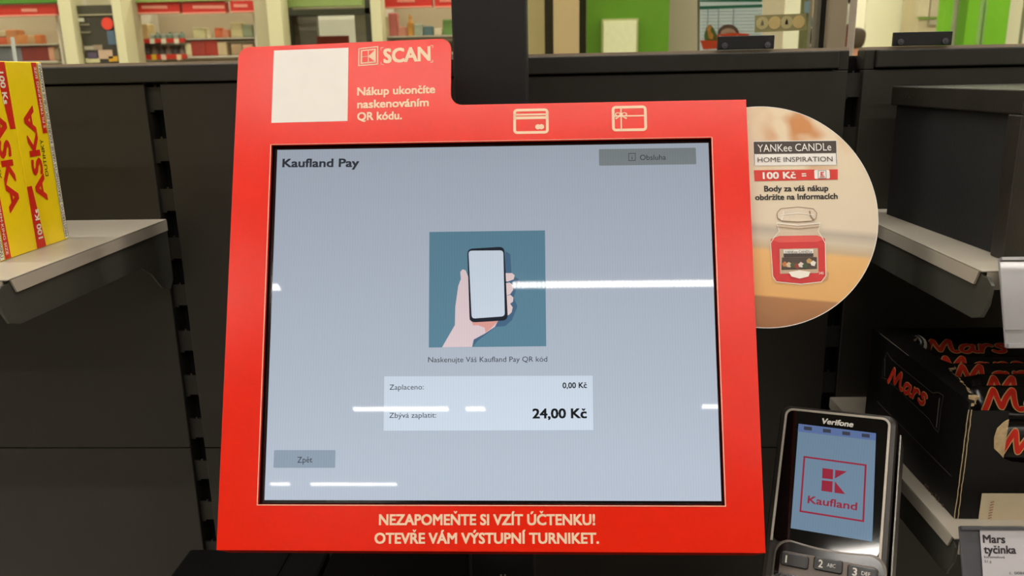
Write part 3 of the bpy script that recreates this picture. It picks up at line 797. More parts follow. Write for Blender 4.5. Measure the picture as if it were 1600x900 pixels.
# round promotional disc behind the right edge
dm = bpy.data.materials.new('candle_advert_print'); dm.use_nodes = True
n = dm.node_tree.nodes; L = dm.node_tree.links; p = n['Principled BSDF']; p.inputs['Roughness'].default_value = .45
tcn = n.new('ShaderNodeTexCoord'); sx = n.new('ShaderNodeSeparateXYZ'); L.new(tcn.outputs['Object'], sx.inputs[0])
nz = n.new('ShaderNodeTexNoise'); nz.inputs['Scale'].default_value = 45; nz.inputs['Detail'].default_value = 1; L.new(tcn.outputs['Object'], nz.inputs['Vector'])
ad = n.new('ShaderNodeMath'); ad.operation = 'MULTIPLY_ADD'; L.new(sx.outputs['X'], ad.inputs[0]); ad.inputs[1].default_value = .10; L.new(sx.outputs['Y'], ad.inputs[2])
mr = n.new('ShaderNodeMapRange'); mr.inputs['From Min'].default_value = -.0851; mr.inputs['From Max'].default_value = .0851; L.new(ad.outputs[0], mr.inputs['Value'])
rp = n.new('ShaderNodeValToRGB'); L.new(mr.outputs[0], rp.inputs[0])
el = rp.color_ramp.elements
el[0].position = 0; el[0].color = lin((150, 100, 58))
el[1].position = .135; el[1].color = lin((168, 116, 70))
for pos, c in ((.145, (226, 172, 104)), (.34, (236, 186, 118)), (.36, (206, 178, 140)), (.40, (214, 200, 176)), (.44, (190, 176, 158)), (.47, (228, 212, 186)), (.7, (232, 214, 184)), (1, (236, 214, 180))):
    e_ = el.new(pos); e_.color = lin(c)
# warm out-of-focus garland at the upper right of the advert
vd = n.new('ShaderNodeVectorMath'); vd.operation = 'DISTANCE'; L.new(tcn.outputs['Object'], vd.inputs[0]); vd.inputs[1].default_value = (.032, .062, 0)
m1 = n.new('ShaderNodeMapRange'); m1.inputs['From Min'].default_value = .012; m1.inputs['From Max'].default_value = .042; m1.inputs['To Min'].default_value = 1; m1.inputs['To Max'].default_value = 0; L.new(vd.outputs['Value'], m1.inputs['Value'])
n2 = n.new('ShaderNodeMapRange'); n2.inputs['From Min'].default_value = .42; n2.inputs['From Max'].default_value = .6; L.new(nz.outputs['Fac'], n2.inputs['Value'])
mm = n.new('ShaderNodeMath'); mm.operation = 'MULTIPLY'; L.new(m1.outputs[0], mm.inputs[0]); L.new(n2.outputs[0], mm.inputs[1])
mix = n.new('ShaderNodeMix'); mix.data_type = 'RGBA'; L.new(mm.outputs[0], mix.inputs['Factor']); L.new(rp.outputs[0], mix.inputs[6]); mix.inputs[7].default_value = lin((206, 138, 78))
L.new(mix.outputs[2], p.inputs['Base Color'])
DC = FS.o + FS.X * .2074 + FS.V * .076 - FS.N * .0047
FD = Fr(DC, FS.X, FS.V)
dsc = empty('promotional_disc', 'round cream cardboard advert with red candle jar behind the surround edge', 'sign', FD.m)
CUT = -.0336
def arc(r):
    a0 = math.acos(CUT / r); return [(r * math.cos(-a0 + 2 * a0 * i / 96), r * math.sin(-a0 + 2 * a0 * i / 96)) for i in range(97)]
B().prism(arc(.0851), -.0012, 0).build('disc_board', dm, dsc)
b = B(); cr = arc(.0852); ci = arc(.0847)
for i in range(96): b.face([cr[i], cr[i + 1], ci[i + 1], ci[i]], .0001)
b.build('cut_edge', M['white'], dsc)
g2 = .0002
def dpoly(pts, m, nm, dn=0.0): return B().face(FD.ats(pts, g2 + dn), g2 + dn).build(nm, m, dsc)
DBR = mat('dark_brown_print', (66, 54, 46), .5)
dpoly([(1176.5, 220.5), (1307.5, 219), (1308.5, 258), (1177.5, 259)], M['white'], 'logo_border')
dpoly([(1177.5, 221.5), (1306.5, 220), (1307, 239), (1178, 240.5)], DBR, 'logo_upper_band', .0001)
frame_px([(1178, 241), (1307, 239.5), (1307.8, 257.3), (1178.5, 258.3)], .0003, DBR, 'logo_lower_frame', dsc, FD, g2 + .0001)
text(FD, 'YANKee CANDLe', (1184, 237.5), (1299, 235), 11.5, g2 + .0003, M['white'], 'brand_lettering', dsc, bold=-.006)
text(FD, 'HOME INSPIRATION', (1184, 253.5), (1301, 252), 7.5, g2 + .0003, DBR, 'brand_lettering', dsc, bold=.0)
dpoly([(1178, 266), (1309, 264.5), (1309, 280.5), (1179, 283)], M['redink'], 'points_band')
text(FD, '100 Kč', (1192, 279.5), (1243.5, 278.5), 10, g2 + .0002, M['white'], 'points_lettering', dsc, bold=.03)
text(FD, '=', (1253, 278.5), (1260, 278.3), 10, g2 + .0002, M['white'], 'points_lettering', dsc, bold=.02)
q = FD.ats([(1272, 265.5), (1296, 265), (1296, 279), (1272.5, 280)], g2 + .0001)
B().face(rrect(q[0][0], q[1][0], q[2][1], q[0][1], .001), g2 + .0001).build('points_badge', M['white'], dsc)
mp = quad_map(FD, [(1279, 267), (1290.5, 266.7), (1290.7, 278.3), (1279, 278.8)], g2 + .0002)
frame_px([(1278, 266.5), (1291, 266.2), (1291.3, 278.8), (1278.3, 279.2)], .0003, DBR, 'badge_mark', dsc, FD, g2 + .0002)
b = B(); z_ = g2 + .0003
b.face([mp(.25, .15), mp(.48, .15), mp(.48, .38), mp(.25, .38)], z_); b.face([mp(.25, .42), mp(.48, .42), mp(.48, .65), mp(.25, .65)], z_)
b.face([mp(.52, .15), mp(.78, .15), mp(.52, .38)], z_); b.face([mp(.52, .42), mp(.78, .65), mp(.52, .65)], z_); b.face([mp(.15, .76), mp(.85, .76), mp(.85, .86), mp(.15, .86)], z_)
b.build('badge_mark', M['redink'], dsc)
text(FD, 'Body za váš nákup', (1194, 299), (1294.5, 298), 8.5, g2, M['ink'], 'caption_lettering', dsc, bold=.03)
text(FD, 'obdržíte na Informacích', (1180, 312.5), (1309, 310.5), 8.5, g2, M['ink'], 'caption_lettering', dsc, bold=.03)
# printed candle jar (flat print); z5 coordinates of a close-up
D = lambda pts: [(1150 + x * .4223, 150 + y * .4222) for x, y in pts]
dpoly(D([(320, 640), (345, 655), (340, 680), (318, 690)]), mat('advert_shadow', (204, 158, 106), .5), 'printed_shadow', .0)
dpoly(D([(150, 470), (160, 500), (140, 525), (128, 545), (136, 668), (150, 688), (240, 697), (316, 688), (333, 665), (330, 545), (318, 522), (304, 500), (312, 468)]), mat('jar_glass_print', (214, 192, 166), .35), 'printed_jar_glass', .0001)
dpoly(D([(129, 530), (160, 518), (300, 516), (329, 528), (330, 640), (331, 665), (316, 686), (240, 694), (150, 686), (137, 665), (132, 600)]), mat('jar_wax_print', (208, 44, 44), .4), 'printed_wax', .0002)
dpoly(D([(131, 532), (160, 520), (300, 518), (328, 530), (300, 540), (160, 542)]), mat('jar_wax_top_print', (226, 84, 76), .4), 'printed_wax_top', .0003)
dpoly(D([(152, 432), (166, 417), (230, 411), (285, 417), (299, 432), (296, 452), (280, 462), (230, 466), (170, 462), (154, 452)]), mat('jar_lid_print', (226, 208, 184), .3), 'printed_lid', .0002)
JL = mat('jar_line_print', (150, 124, 100), .4); JW = mat('jar_light_print', (246, 238, 224), .3)
def dline(pts, wd, m, nm, dn):
    p = [Vector(a) for a in FD.ats(D(pts), g2 + dn)]; b = B()
    for a, c in zip(p[:-1], p[1:]):
        d = (c - a).normalized(); e = Vector((-d.y, d.x)) * wd / 2; b.face([tuple(a - e), tuple(c - e), tuple(c + e), tuple(a + e)], g2 + dn)
    return b.build(nm, m, dsc)
dline([(152, 432), (166, 417), (230, 411), (285, 417), (299, 432), (296, 452), (280, 462), (230, 466), (170, 462), (154, 452), (152, 432)], .0005, JL, 'printed_lid_outline', .0003)
dline([(165, 440), (230, 433), (288, 440)], .0007, JW, 'printed_highlight', .0004)
dline([(168, 460), (175, 440), (176, 425)], .0010, JW, 'printed_highlight', .0004)
dline([(272, 425), (276, 445), (288, 460)], .0010, JL, 'printed_highlight', .0004)
dline([(150, 470), (230, 478), (312, 470)], .0009, JW, 'printed_highlight', .0004)
dline([(152, 484), (230, 492), (308, 484)], .0005, JL, 'printed_highlight', .0004)
dline([(150, 470), (160, 500), (140, 525), (128, 545), (136, 668), (150, 688), (240, 697), (316, 688), (333, 665), (330, 545), (318, 522), (304, 500), (312, 468)], .0005, JW, 'printed_jar_outline', .0004)
dpoly(D([(161, 566), (303, 563), (305, 655), (163, 658)]), mat('jar_label_print', (196, 168, 140), .4), 'printed_label', .0004)
dpoly(D([(170, 598), (299, 596), (300, 640), (168, 644)]), mat('jar_label_dark', (74, 56, 46), .4), 'printed_label_picture', .0005)
dpoly(D([(176, 569), (286, 567), (286, 595), (177, 597)]), M['white'], 'printed_label_logo', .0005)
dpoly(D([(176, 583), (286, 582), (286, 595), (177, 597)]), DBR, 'printed_label_logo_band', .0006)
text(FD, 'YANKee CANDLe', *D([(181, 582), (281, 580)]), 4, g2 + .0007, DBR, 'printed_label_lettering', dsc)
rj = random.Random(5)
for i, c in enumerate(((196, 120, 60), (210, 190, 160), (70, 86, 52), (150, 60, 44), (224, 214, 200), (60, 80, 50), (190, 150, 90), (236, 230, 220))):
    x_ = 180 + i * 15; y_ = 618 + rj.uniform(-10, 10)
    dpoly(D([(x_ - 10, y_), (x_, y_ - 9), (x_ + 11, y_ - 2), (x_ + 6, y_ + 12), (x_ - 6, y_ + 10)]), mat('label_blob_%d' % i, c, .5), 'printed_label_detail', .0006 + i * .00002)
dpoly(D([(195, 652), (235, 645), (275, 651), (268, 668), (235, 676), (205, 668)]), JW, 'printed_label_foot', .0008)
text(FD, '340', *D([(307, 660), (324, 660)]), 4, g2 + .0006, M['white'], 'printed_label_lettering', dsc)

# ------------------------------------------------------------------ payment terminal
T0 = Vector((.1922, .6266, 1.2348)); TX = Vector((.894, -.4426, .0698)); TV = Vector((.1979, .585, .7865))
FT = Fr(T0, TX, TV)
tm = empty('card_terminal', 'dark card payment terminal with a blue screen at the lower right', 'card terminal', FT.m)
bw = .0778
b = B(); b.prism(rrect(-.0045, bw + .0045, -.185, .0035, .008), -.026, -.0015)
b.build('body', mat('terminal_body', (58, 52, 48), .4, var=.05, bump=.1), tm, bevel=.004)
# display glass area with silver rim
rimo = [p for p in rrect(0, bw, -.1065, 0, .006)]
def ushape(x0, x1, yb, yt, r, wd, z0, z1):
    o_ = []; i_ = []
    for (cx, cy, a0) in ((x1 - r, yt - r, 0), (x0 + r, yt - r, 90)):
        for i in range(7):
            a = math.radians(a0 + 90 * i / 6); o_.append((cx + r * math.cos(a), cy + r * math.sin(a))); i_.append((cx + (r - wd) * math.cos(a), cy + (r - wd) * math.sin(a)))
    o_ = [(x1, yb)] + o_ + [(x0, yb)]; i_ = [(x1 - wd, yb)] + i_ + [(x0 + wd, yb)]
    b = B()
    for k in range(len(o_) - 1):
        b.prism([o_[k], o_[k + 1], i_[k + 1], i_[k]], z0, z1)
    return b
ushape(0, bw, -.1055, 0, .0062, .0017, -.0015, .0006).build('silver_rim', M['silver'], tm)
B().prism(rrect(.0018, bw - .0018, -.105, -.0018, .0045), -.0014, .0002).build('front_glass', mat('terminal_glass', (12, 11, 10), .05, var=0), tm)
Z2 = lambda pts: [(1180 + x * .311, 620 + y * .311) for x, y in pts]
s0 = .0004
def tpoly(pts, m, nm, dn=0.0, par=None):
    return B().face(FT.ats(Z2(pts), s0 + dn), s0 + dn).build(nm, m, par or tm)
scn = tpoly([(218, 135), (607, 183), (588, 728), (178, 660)], lcd('terminal_blue', (104, 127, 148), 1.0, .04), 'screen')
tpoly([(218, 135), (607, 183), (606, 220), (214, 174)], lcd('terminal_bar', (86, 106, 150), 1.0, .04), 'status_bar', .0001, scn)
for c in ((265, 158), (360, 170), (457, 183), (555, 194)):
    tpoly([(c[0] - 20, c[1] - 10), (c[0] + 20, c[1] - 6), (c[0] + 20, c[1] + 12), (c[0] - 20, c[1] + 8)], lcd('terminal_dark', (52, 56, 70), 1, .04), 'status_light', .0002, scn)
KR = lcd('terminal_red', (140, 30, 52), 1, .04)
def tframe(c, f, nm):
    q = [Vector(a) for a in FT.ats(Z2(c), s0 + .0002)]; ctr = sum(q, Vector((0, 0))) / 4; b = B()
    i_ = [a + Vector(((1 if ctr.x > a.x else -1) * f, (1 if ctr.y > a.y else -1) * f)) for a in q]
    for i in range(4): b.face([tuple(q[i]), tuple(q[(i + 1) % 4]), tuple(i_[(i + 1) % 4]), tuple(i_[i])], s0 + .0002)
    return b.build(nm, KR, scn)
tframe([(243, 297), (560, 340), (547, 630), (222, 578)], .0013, 'logo_frame')
b = B()
for pts in ([(338, 358), (392, 365), (390, 415), (336, 409)], [(335, 419), (389, 425), (387, 480), (332, 472)], [(402, 367), (461, 375), (400, 411)], [(400, 425), (452, 489), (398, 482)]):
    b.face(FT.ats(Z2(pts), s0 + .0002), s0 + .0002)
b.build('logo_mark', KR, scn)
text(FT, 'Kaufland', *Z2([(262, 533), (511, 570)]), 11.5, s0 + .0002, KR, 'logo_lettering', scn, bold=.02)
text(FT, 'Verifone', *Z2([(330, 133), (491, 152)]), 8.2, s0, M['white'], 'maker_lettering', tm, bold=.04, shear=.2)
# keypad: recess and keys
kc = [FT.at(*Z2([c])[0], .0) for c in ((200, 834), (367, 858), (540, 888))]
du = (kc[2].x - kc[0].x) / 2; u0 = kc[1].x; v0 = kc[1].y
kw, kh = du * .86, .0098
yt = v0 + .0150
hwk = 1.5 * du + .0042
rec = [(u0 - hwk, -.178), (u0 - hwk, yt - .012)]
for a_ in range(0, 91, 15): rec.append((u0 - hwk + .011 - .011 * math.cos(math.radians(a_)), yt - .011 + .011 * math.sin(math.radians(a_))))
for i in range(1, 12): rec.append((u0 - hwk + .011 + (2 * hwk - .022) * i / 12, yt - .0022 * math.sin(math.pi * i / 12)))
for a_ in range(90, -1, -15): rec.append((u0 + hwk - .011 + .011 * math.cos(math.radians(a_)), yt - .011 + .011 * math.sin(math.radians(a_))))
rec += [(u0 + hwk, -.178)]
rec2 = rec
B().prism(rec, -.0016, .0010).build('keypad_rim', mat('grey_keypad_rim', (112, 104, 96), .35, .2), tm, bevel=.0012)
cxx = sum(p[0] for p in rec) / len(rec)
B().prism([(cxx + (p[0] - cxx) * .955, p[1] - .0018 if p[1] > -.17 else p[1] + .002) for p in rec], .0011, .0014).build('keypad_well', M['gloss'], tm)
names = [('1', ''), ('2', 'ABC'), ('3', 'DEF'), ('4', 'GHI'), ('5', 'JKL'), ('6', 'MNO'), ('7', 'PQRS'), ('8', 'TUV'), ('9', 'WXYZ'), ('*', ''), ('0', '+'), ('#', '')]
KB = mat('key_black', (30, 27, 26), .25, var=.03); KP = mat('key_print', (214, 208, 196), .4, var=0)
MET = mat('key_plate', (104, 94, 86), .35, .4, var=.03)
B().prism(rrect(u0 - 1.5 * du + .001, u0 + 1.5 * du - .001, -.174, v0 + kh * .62, .004), .0015, .0022).build('key_plate', MET, tm, bevel=.0004)
for i, (a, s_) in enumerate(names):
    r, c = divmod(i, 3); x_ = u0 + (c - 1) * du; y_ = v0 - r * .0152 + (.0012 if c == 1 else .0)
    ko = B().prism(rrect(x_ - kw / 2, x_ + kw / 2, y_ - kh / 2, y_ + kh / 2, .002), .0016, .0042).build('key', KB, tm, bevel=.0008)
    o1 = text_uv(a, (x_ - kw * .32, y_ - .0026), (x_ - kw * .32 + (.0012 if a == '1' else .0031), y_ - .0026), .0052, .0044, KP, 'key_digit', ko, bold=.02)
    if s_: text_uv(s_, (x_ - kw * .02, y_ - .0012), (x_ - kw * .02 + .0019 * len(s_), y_ - .0012), .0026, .0044, KP, 'key_letters', ko)
# stand with bright side plate
st = empty('terminal_stand', 'black terminal stand with a thin bright metal side plate', 'stand', FT.m)
pa = FT.at(1408, 684, -.012); pb = FT.at(1403.5, 895, -.012)
B().box(pa.x - .0006, pa.x + .0006, pb.y - .05, pa.y, -.045, -.004).build('side_plate', M['chrome'], st, bevel=.0005)
B().box(.01, pa.x - .0007, -.17, -.02, -.046, -.027).build('cradle', M['blackm'], st, bevel=.002)
foot = W(1300, 800, .62)
cl = B().lathe([(.045, 1.0205), (.045, 1.026), (.016, 1.030), (.014, 1.15)], (.235, .60, 0), 32).build('stand_foot', M['blackm'], None, smooth=False)
cl.parent = st; cl.matrix_basis = FT.m.inverted()

# ------------------------------------------------------------------ inner glass partition with aluminium post
YA = 1.25
ax0 = W(1286, 40, YA).x; ax1 = W(1340, 40, YA).x
ap = empty('aluminium_post', 'beige aluminium partition post right of the promotional disc', 'post', Matrix.Translation((ax0, YA, 0)))
aw = ax1 - ax0
B().box(0, aw * .12, .01, .06, 0, 2.9).build('dark_gap_strip', M['black'], ap)  # black strip drawn for the dark gap at the profile's edge
B().box(aw * .12, aw * .66, -.004, .06, 0, 2.9).build('post_profile', M['alu'], ap, bevel=.002)
B().box(aw * .66, aw, .006, .06, 0, 2.9).build('post_profile', mat('alu_light', (190, 176, 160), .5, .1), ap, bevel=.002)
B().box(-aw * .13, 0, .012, .05, 0, 2.9).build('post_profile', mat('alu_grey', (120, 112, 100), .5, .1), ap, bevel=.001)
tag(B().box(-1.2, ax0 - .009, YA + .02, YA + .026, .1, 2.9).build('glass_partition', GL), 'clear partition glass pane left of the aluminium post', 'glass pane')
tag(B().box(ax1 + .002, 1.9, YA + .02, YA + .026, .1, 2.9).build('glass_partition', GL), 'clear partition glass pane right of the aluminium post', 'glass pane')
FK = Fr((W(1178, 40, YA + .018).x, YA + .018, W(1178, 52, YA + .018).z), (1, 0, 0), (0, 0, 1))
sk = empty('sticker_strip', 'translucent strip sticker of four round pictograms on partition glass', 'sticker', FK.m)
q = FK.ats([(1180, 24), (1260, 21), (1260, 47), (1179, 51)])
B().prism(q, -.0006, 0).build('sticker_film', mat('film', (172, 160, 112), .5, var=.02, alpha=.85), sk)
for i, cxp in enumerate((1191, 1210.5, 1229, 1248)):
    c = FK.at(cxp, 36.2 - i * .7, 0)
    B().prism(circ(c.x, c.y, .0090, 28), 0, .0003).build('pictogram', mat('picto_%d' % (i % 2), (226, 196, 134) if i % 2 else (208, 192, 140), .5), sk)
    if i in (0, 2): B().prism([(c.x - .0022, c.y - .003), (c.x + .0022, c.y - .003), (c.x + .0018, c.y + .001), (c.x, c.y + .005), (c.x - .0018, c.y + .001)], .0003, .0006).build('pictogram_mark', M['ink'] if i == 2 else mat('mark_grey', (130, 120, 100), .5), sk)

# ------------------------------------------------------------------ background beyond the glass
def slab(name, px0, py0, px1, py1, Y, dep, m, parent=None, z0=None, z1=None):
    a = W(px0, (py0 + py1) / 2, Y); c = W(px1, (py0 + py1) / 2, Y); mx_ = (px0 + px1) / 2
    top = W(mx_, py0, Y).z if z1 is None else z1; bot = W(mx_, py1, Y).z if z0 is None else z0
    if parent is None:
        o = B().box(0, c.x - a.x, 0, dep, 0, top - bot).build(name, m); o.location = (a.x, Y, bot); return o
    l = parent.location
    return B().box(a.x - l.x, c.x - l.x, Y - l.y, Y + dep - l.y, bot - l.z, top - l.z).build(name, m, parent)
CW = mat('cream_column', (214, 206, 168), .6, var=.03, scale=3)
BG = mat('beige_wall', (176, 164, 132), .6, var=.04, scale=3)
GR = mat('green_fascia', (72, 130, 30), .5, var=.04, scale=3)
GR2 = mat('pale_green_fascia', (140, 160, 88), .5, var=.03)
SR = mat('shop_sign_red', (196, 40, 28), .45, var=.03)
SP = mat('sign_pale', (232, 150, 130), .5, var=.02)
SH = mat('far_shelf_back', (176, 160, 134), .6, var=.05, scale=6)
FRW = mat('far_shelf_white', (214, 206, 190), .5, var=.02)

# shop shelving units
BZ = []
def unit(px0, px1, Y, label, boards):
    a = W(px0, 60, Y)
    t = empty('shop_shelf_unit', label, 'shelving', Matrix.Translation((a.x, Y, 0)))
    slab('back_panel', px0, 0, px1, 100, Y + .30, .03, SH, t, 0, 2.05)
    for p_ in (px0, px1 - 3): slab('side_panel', p_, 0, p_ + 3, 100, Y - .02, .32, FRW, t, 0, 2.05)
    for by in boards: BZ.append((px0, px1, W((px0 + px1) / 2, by, Y).z))
    for by in boards: slab('shelf_board', px0 + 3, by, px1 - 3, by + 2, Y, .29, FRW, t)
    for z in (.3, .7, 1.1): slab('shelf_board', px0 + 3, 0, px1 - 3, 1, Y, .29, FRW, t, z, z + .03)
    return t
unit(-110, 93, 4.6, 'blurred shop shelving with orange goods at the far left', (70, 97))
unit(205, 400, 4.6, 'blurred shop shelving with red price strips in left background', (60, 88))
unit(598, 760, 4.6, 'blurred shop shelving with pink goods left of the black post', (55, 82))
def sign(px0, py0, px1, py1, label, t0, t1):
    a = W(px0, py1, 4.5)
    t = empty('shop_sign', label, 'sign', Matrix.Translation((a.x, 4.5, a.z)), 'red header signs')
    slab('sign_board', px0, py0, px1, py1, 4.5, .05, SR, t)
    slab('sign_edge', px0, py1, px1, py1 + 2, 4.49, .05, SP, t)
    b = B(); l = t.location; x_ = px0 + (px1 - px0) * t0
    while x_ < px0 + (px1 - px0) * t1:
        ym = (py0 + py1) / 2; c = W(x_, ym + 2.5, 4.498); d = W(x_ + 2.0, ym - 2.5, 4.498)
        b.box(c.x - l.x, d.x - l.x, -.003, -.001, c.z - l.z, d.z - l.z); x_ += 3.1
    stuff(b.build('sign_lettering', SP, t))
sign(-90, 8, 87, 24, 'red shop header sign at the far left of the background', .7, .84)
sign(207, 3, 280, 19, 'red header sign left of the white divider above the left shelves', .2, .72)
sign(285, 3, 352, 19, 'red header sign right of the white divider above the left shelves', .25, .95)
sign(360, 1, 398, 17, 'short red header sign beside the cream column', .15, .7)
sign(598, -8, 675, 10, 'red header sign above the pink goods near the black post', .3, .65)
sign(679, -8, 760, 9, 'red header sign partly hidden by the black post', .1, .5)
tag(slab('green_fascia_board', -90, -30, 87, 6, 4.48, .06, GR), 'dark green fascia above the far left red sign', 'fascia')
tag(slab('green_fascia_board', 180, -30, 355, 2.5, 4.48, .06, GR2), 'pale green fascia above the two red signs', 'fascia')
tag(slab('green_fascia_board', 425, -30, 565, 10, 4.50, .06, GR2), 'pale green fascia above the dark doorway', 'fascia')
wp = B(); q0 = W(19, 58, 2.0); q1 = W(25, 100, 2.0); wp.tube([(0, 0, 0), tuple(q0 - q1)], .004); wo = wp.build('white_streak', mat('streak_white', (240, 244, 246), .4)); wo.location = q1  # slanted white tube drawn for a narrow white streak
low = B().tube([(0, 0, .0), (0, 0, q1.z)], .004).build('streak_shaft', MATS['streak_white'], wo); low.location = (0, 0, -q1.z)
tag(wo, 'slim white slanted streak behind the glass above the yellow cartons', 'pole')
# columns
for i, (a, b_, Y, m, lb) in enumerate(((97, 116, 4.3, CW, 'cream column left of the dark poster'), (180, 194, 4.3, CW, 'cream column right of the dark poster'), (194, 206, 4.4, BG, 'beige column behind the cream one beside the dark poster'),
        (400, 420, 4.4, BG, 'beige column left of the dark doorway'), (420, 442, 4.35, CW, 'cream column directly left of the doorway'), (581, 597, 4.35, CW, 'cream column right of the dark doorway'))):
    tag(slab('wall_column', a, 0, b_, 100, Y, .12, m, None, 0, 3.6), lb, 'column')
# dark poster board
pc = W(104, 96, 4.35)
pb_ = empty('poster_board', 'dark poster board with a red dot between cream columns', 'poster', Matrix.Translation(pc))
PK = mat('poster_dark', (54, 50, 40), .5, var=.1, scale=4)
slab('poster_sheet', 117, 8, 184, 140, 4.36, .05, PK, pb_)
slab('poster_header', 117, 8, 184, 22, 4.355, .004, mat('poster_header', (62, 58, 44), .5), pb_)
slab('poster_rule', 117, 22, 184, 24, 4.352, .006, BG, pb_)
l = pb_.location
def dot(px, py, r, Y, m, nm):
    c = W(px, py, Y); b = B(); b.prism(circ(c.x - l.x, c.z - l.z, r / FPX * Y, 24), 0, .003); b.v = [(q[0], Y - l.y - q[2], q[1]) for q in b.v]; return b.build(nm, m, pb_)
dot(168, 37, 9, 4.354, mat('poster_red', (226, 62, 44), .5), 'red_dot')
for (x0, y0, x1, y1, c) in ((118, 28, 131, 34, (206, 200, 180)), (118, 37, 140, 40, (120, 112, 90)), (120, 49, 142, 52, (120, 112, 90)), (168, 48, 180, 70, (80, 100, 124)), (132, 72, 146, 78, (170, 160, 140)), (137, 82, 152, 92, (84, 70, 96)), (120, 70, 132, 84, (110, 92, 74)),
        (154, 78, 176, 92, (196, 164, 140)), (170, 88, 184, 96, (214, 160, 40)), (134, 91, 156, 98, (206, 196, 150)), (146, 70, 160, 78, (150, 130, 108))):
    slab('poster_print', x0, y0, x1, y1, 4.354, .003, mat('pp_%d_%d' % (x0, y0), c, .6), pb_)

# doorway
door = struct(B().box(0, .001, 0, .001, 0, .001).build('door_1', PK)); dl = W(442, 100, 4.8); door.location = (dl.x, 4.8, 0)
DKG = mat('dark_door_frame', (58, 58, 44), .5, var=.05)
slab('door_post', 438, 0, 452, 100, 4.8, .1, DKG, door, 0, 2.15); slab('door_post', 572, 0, 580, 100, 4.8, .1, DKG, door, 0, 2.15)
slab('door_lintel', 438, 14, 580, 23, 4.8, .1, DKG, door)
slab('door_panel', 452, 23, 466, 100, 4.9, .04, mat('brown_grey', (104, 92, 76), .6), door, 0)
slab('door_panel', 466, 23, 497, 100, 5.0, .04, mat('mid_grey', (134, 130, 116), .6), door, 0)
slab('door_panel', 497, 23, 556, 100, 5.3, .04, mat('bright_white', (246, 246, 232), .6), door, 0)
slab('door_panel', 556, 23, 574, 100, 5.1, .04, mat('grey_door', (160, 156, 136), .6), door, 0)
tag(slab('sign_panel', 496, 56, 544, 90, 4.95, .04, mat('brown_red', (150, 52, 34), .5)), 'brown red panel inside the dark doorway', 'panel')
struct(slab('wall_shop', 425, -40, 600, 12, 4.95, .08, WC, None))

# products
def product(px0, py0, px1, py1, col, label, group, kind='box', Y=4.62):
    a = W(px0, py1, Y); c = W(px1, py0, Y); wd = c.x - a.x; ht = c.z - a.z
    zb = min([q[2] for q in BZ if q[0] <= px1 and px0 <= q[1]], key=lambda q: abs(q - a.z))
    if abs(zb - a.z) < .03: a.z = zb + .0005
    m = mat('goods_%02x%02x%02x' % tuple(col), col, .5, var=.12, scale=25)
    if kind == 'box':
        o = B().box(0, wd, 0, min(.2, wd * 1.2), 0, ht).build('goods_box', m, None, bevel=.006); o.location = a
    else:
        r = wd / 2
        o = B().lathe([(r * .9, 0), (r, .01), (r, ht * .62), (r * .45, ht * .8), (r * .45, ht)], n=16).build('goods_bottle', m, None, smooth=False); o.location = (a.x + r, Y + r, a.z)
    tag(o, label, 'box' if kind == 'box' else 'bottle', group); return o
G1, G2, G3 = 'goods on the far left shelves', 'goods on the shelves with red strips', 'goods on the shelves near the black post'
for x0, y0, x1, y1, c, lb in ((-12, 48, 9, 58, (206, 190, 150), 'pale packet top left on the far left shelf'), (-12, 58, 9, 70, (206, 92, 56), 'red orange box at the left picture edge on the far shelf'), (11, 46, 25, 70, (214, 146, 92), 'tall orange packet on the far left shelf'),
        (28, 55, 42, 70, (212, 140, 74), 'wide orange box on the far left shelf'), (44, 56, 54, 70, (198, 162, 112), 'tan box between two orange boxes'), (55, 55, 64, 70, (212, 122, 62), 'small orange box right of the tan one'),
        (-12, 74, 14, 97, (98, 100, 104), 'blue grey box low on the far left shelf'), (15, 74, 33, 97, (110, 108, 112), 'second blue grey box low on the far left shelf'), (35, 74, 56, 97, (118, 36, 30), 'left dark red box of the far left pair'), (58, 74, 76, 97, (124, 38, 30), 'right dark red box of the far left pair'),
        (77, 75, 84, 97, (206, 150, 120), 'slim pinkish box beside the dark red pair'), (85, 78, 92, 97, (150, 130, 104), 'brownish small box beside the cream column')):
    product(x0, y0, x1, y1, c, lb, G1)
for i in range(6): product(231 + i * 9.6, 49, 238.5 + i * 9.6, 60, (120, 146, 130) if i % 2 else (158, 170, 156), 'small pale green bottle in the row above the red price strip', G2, 'bottle')
for i in range(6): product(224 + i * 11, 68, 233 + i * 11, 86, (92, 86, 84) if i % 2 == 0 else (146, 136, 124), 'small dark jar in the row below the red price strip', G2, 'bottle')
def strip(px0, py0, px1, py1, lb, lab):
    a = W(px0, py1, 4.57); t = empty('price_strip', lb, 'price strip', Matrix.Translation(a), 'red far price strips')
    slab('strip_board', px0, py0, px1, py1, 4.57, .02, SR, t)
    for x_, c in lab: slab('price_ticket', x_, py0, x_ + 7, py1 + 1, 4.56, .008, mat('ticket_%d' % sum(c), c, .5), t)
strip(208, 60.5, 288, 67, 'upper red price strip on far shelves', ((215, (214, 170, 60)), (234, (224, 214, 190)), (252, (224, 214, 190)), (272, (224, 214, 190))))
strip(222, 85, 290, 92.5, 'lower red price strip on far shelves', ((237, (222, 176, 40)), (252, (224, 190, 170)), (276, (224, 190, 150))))
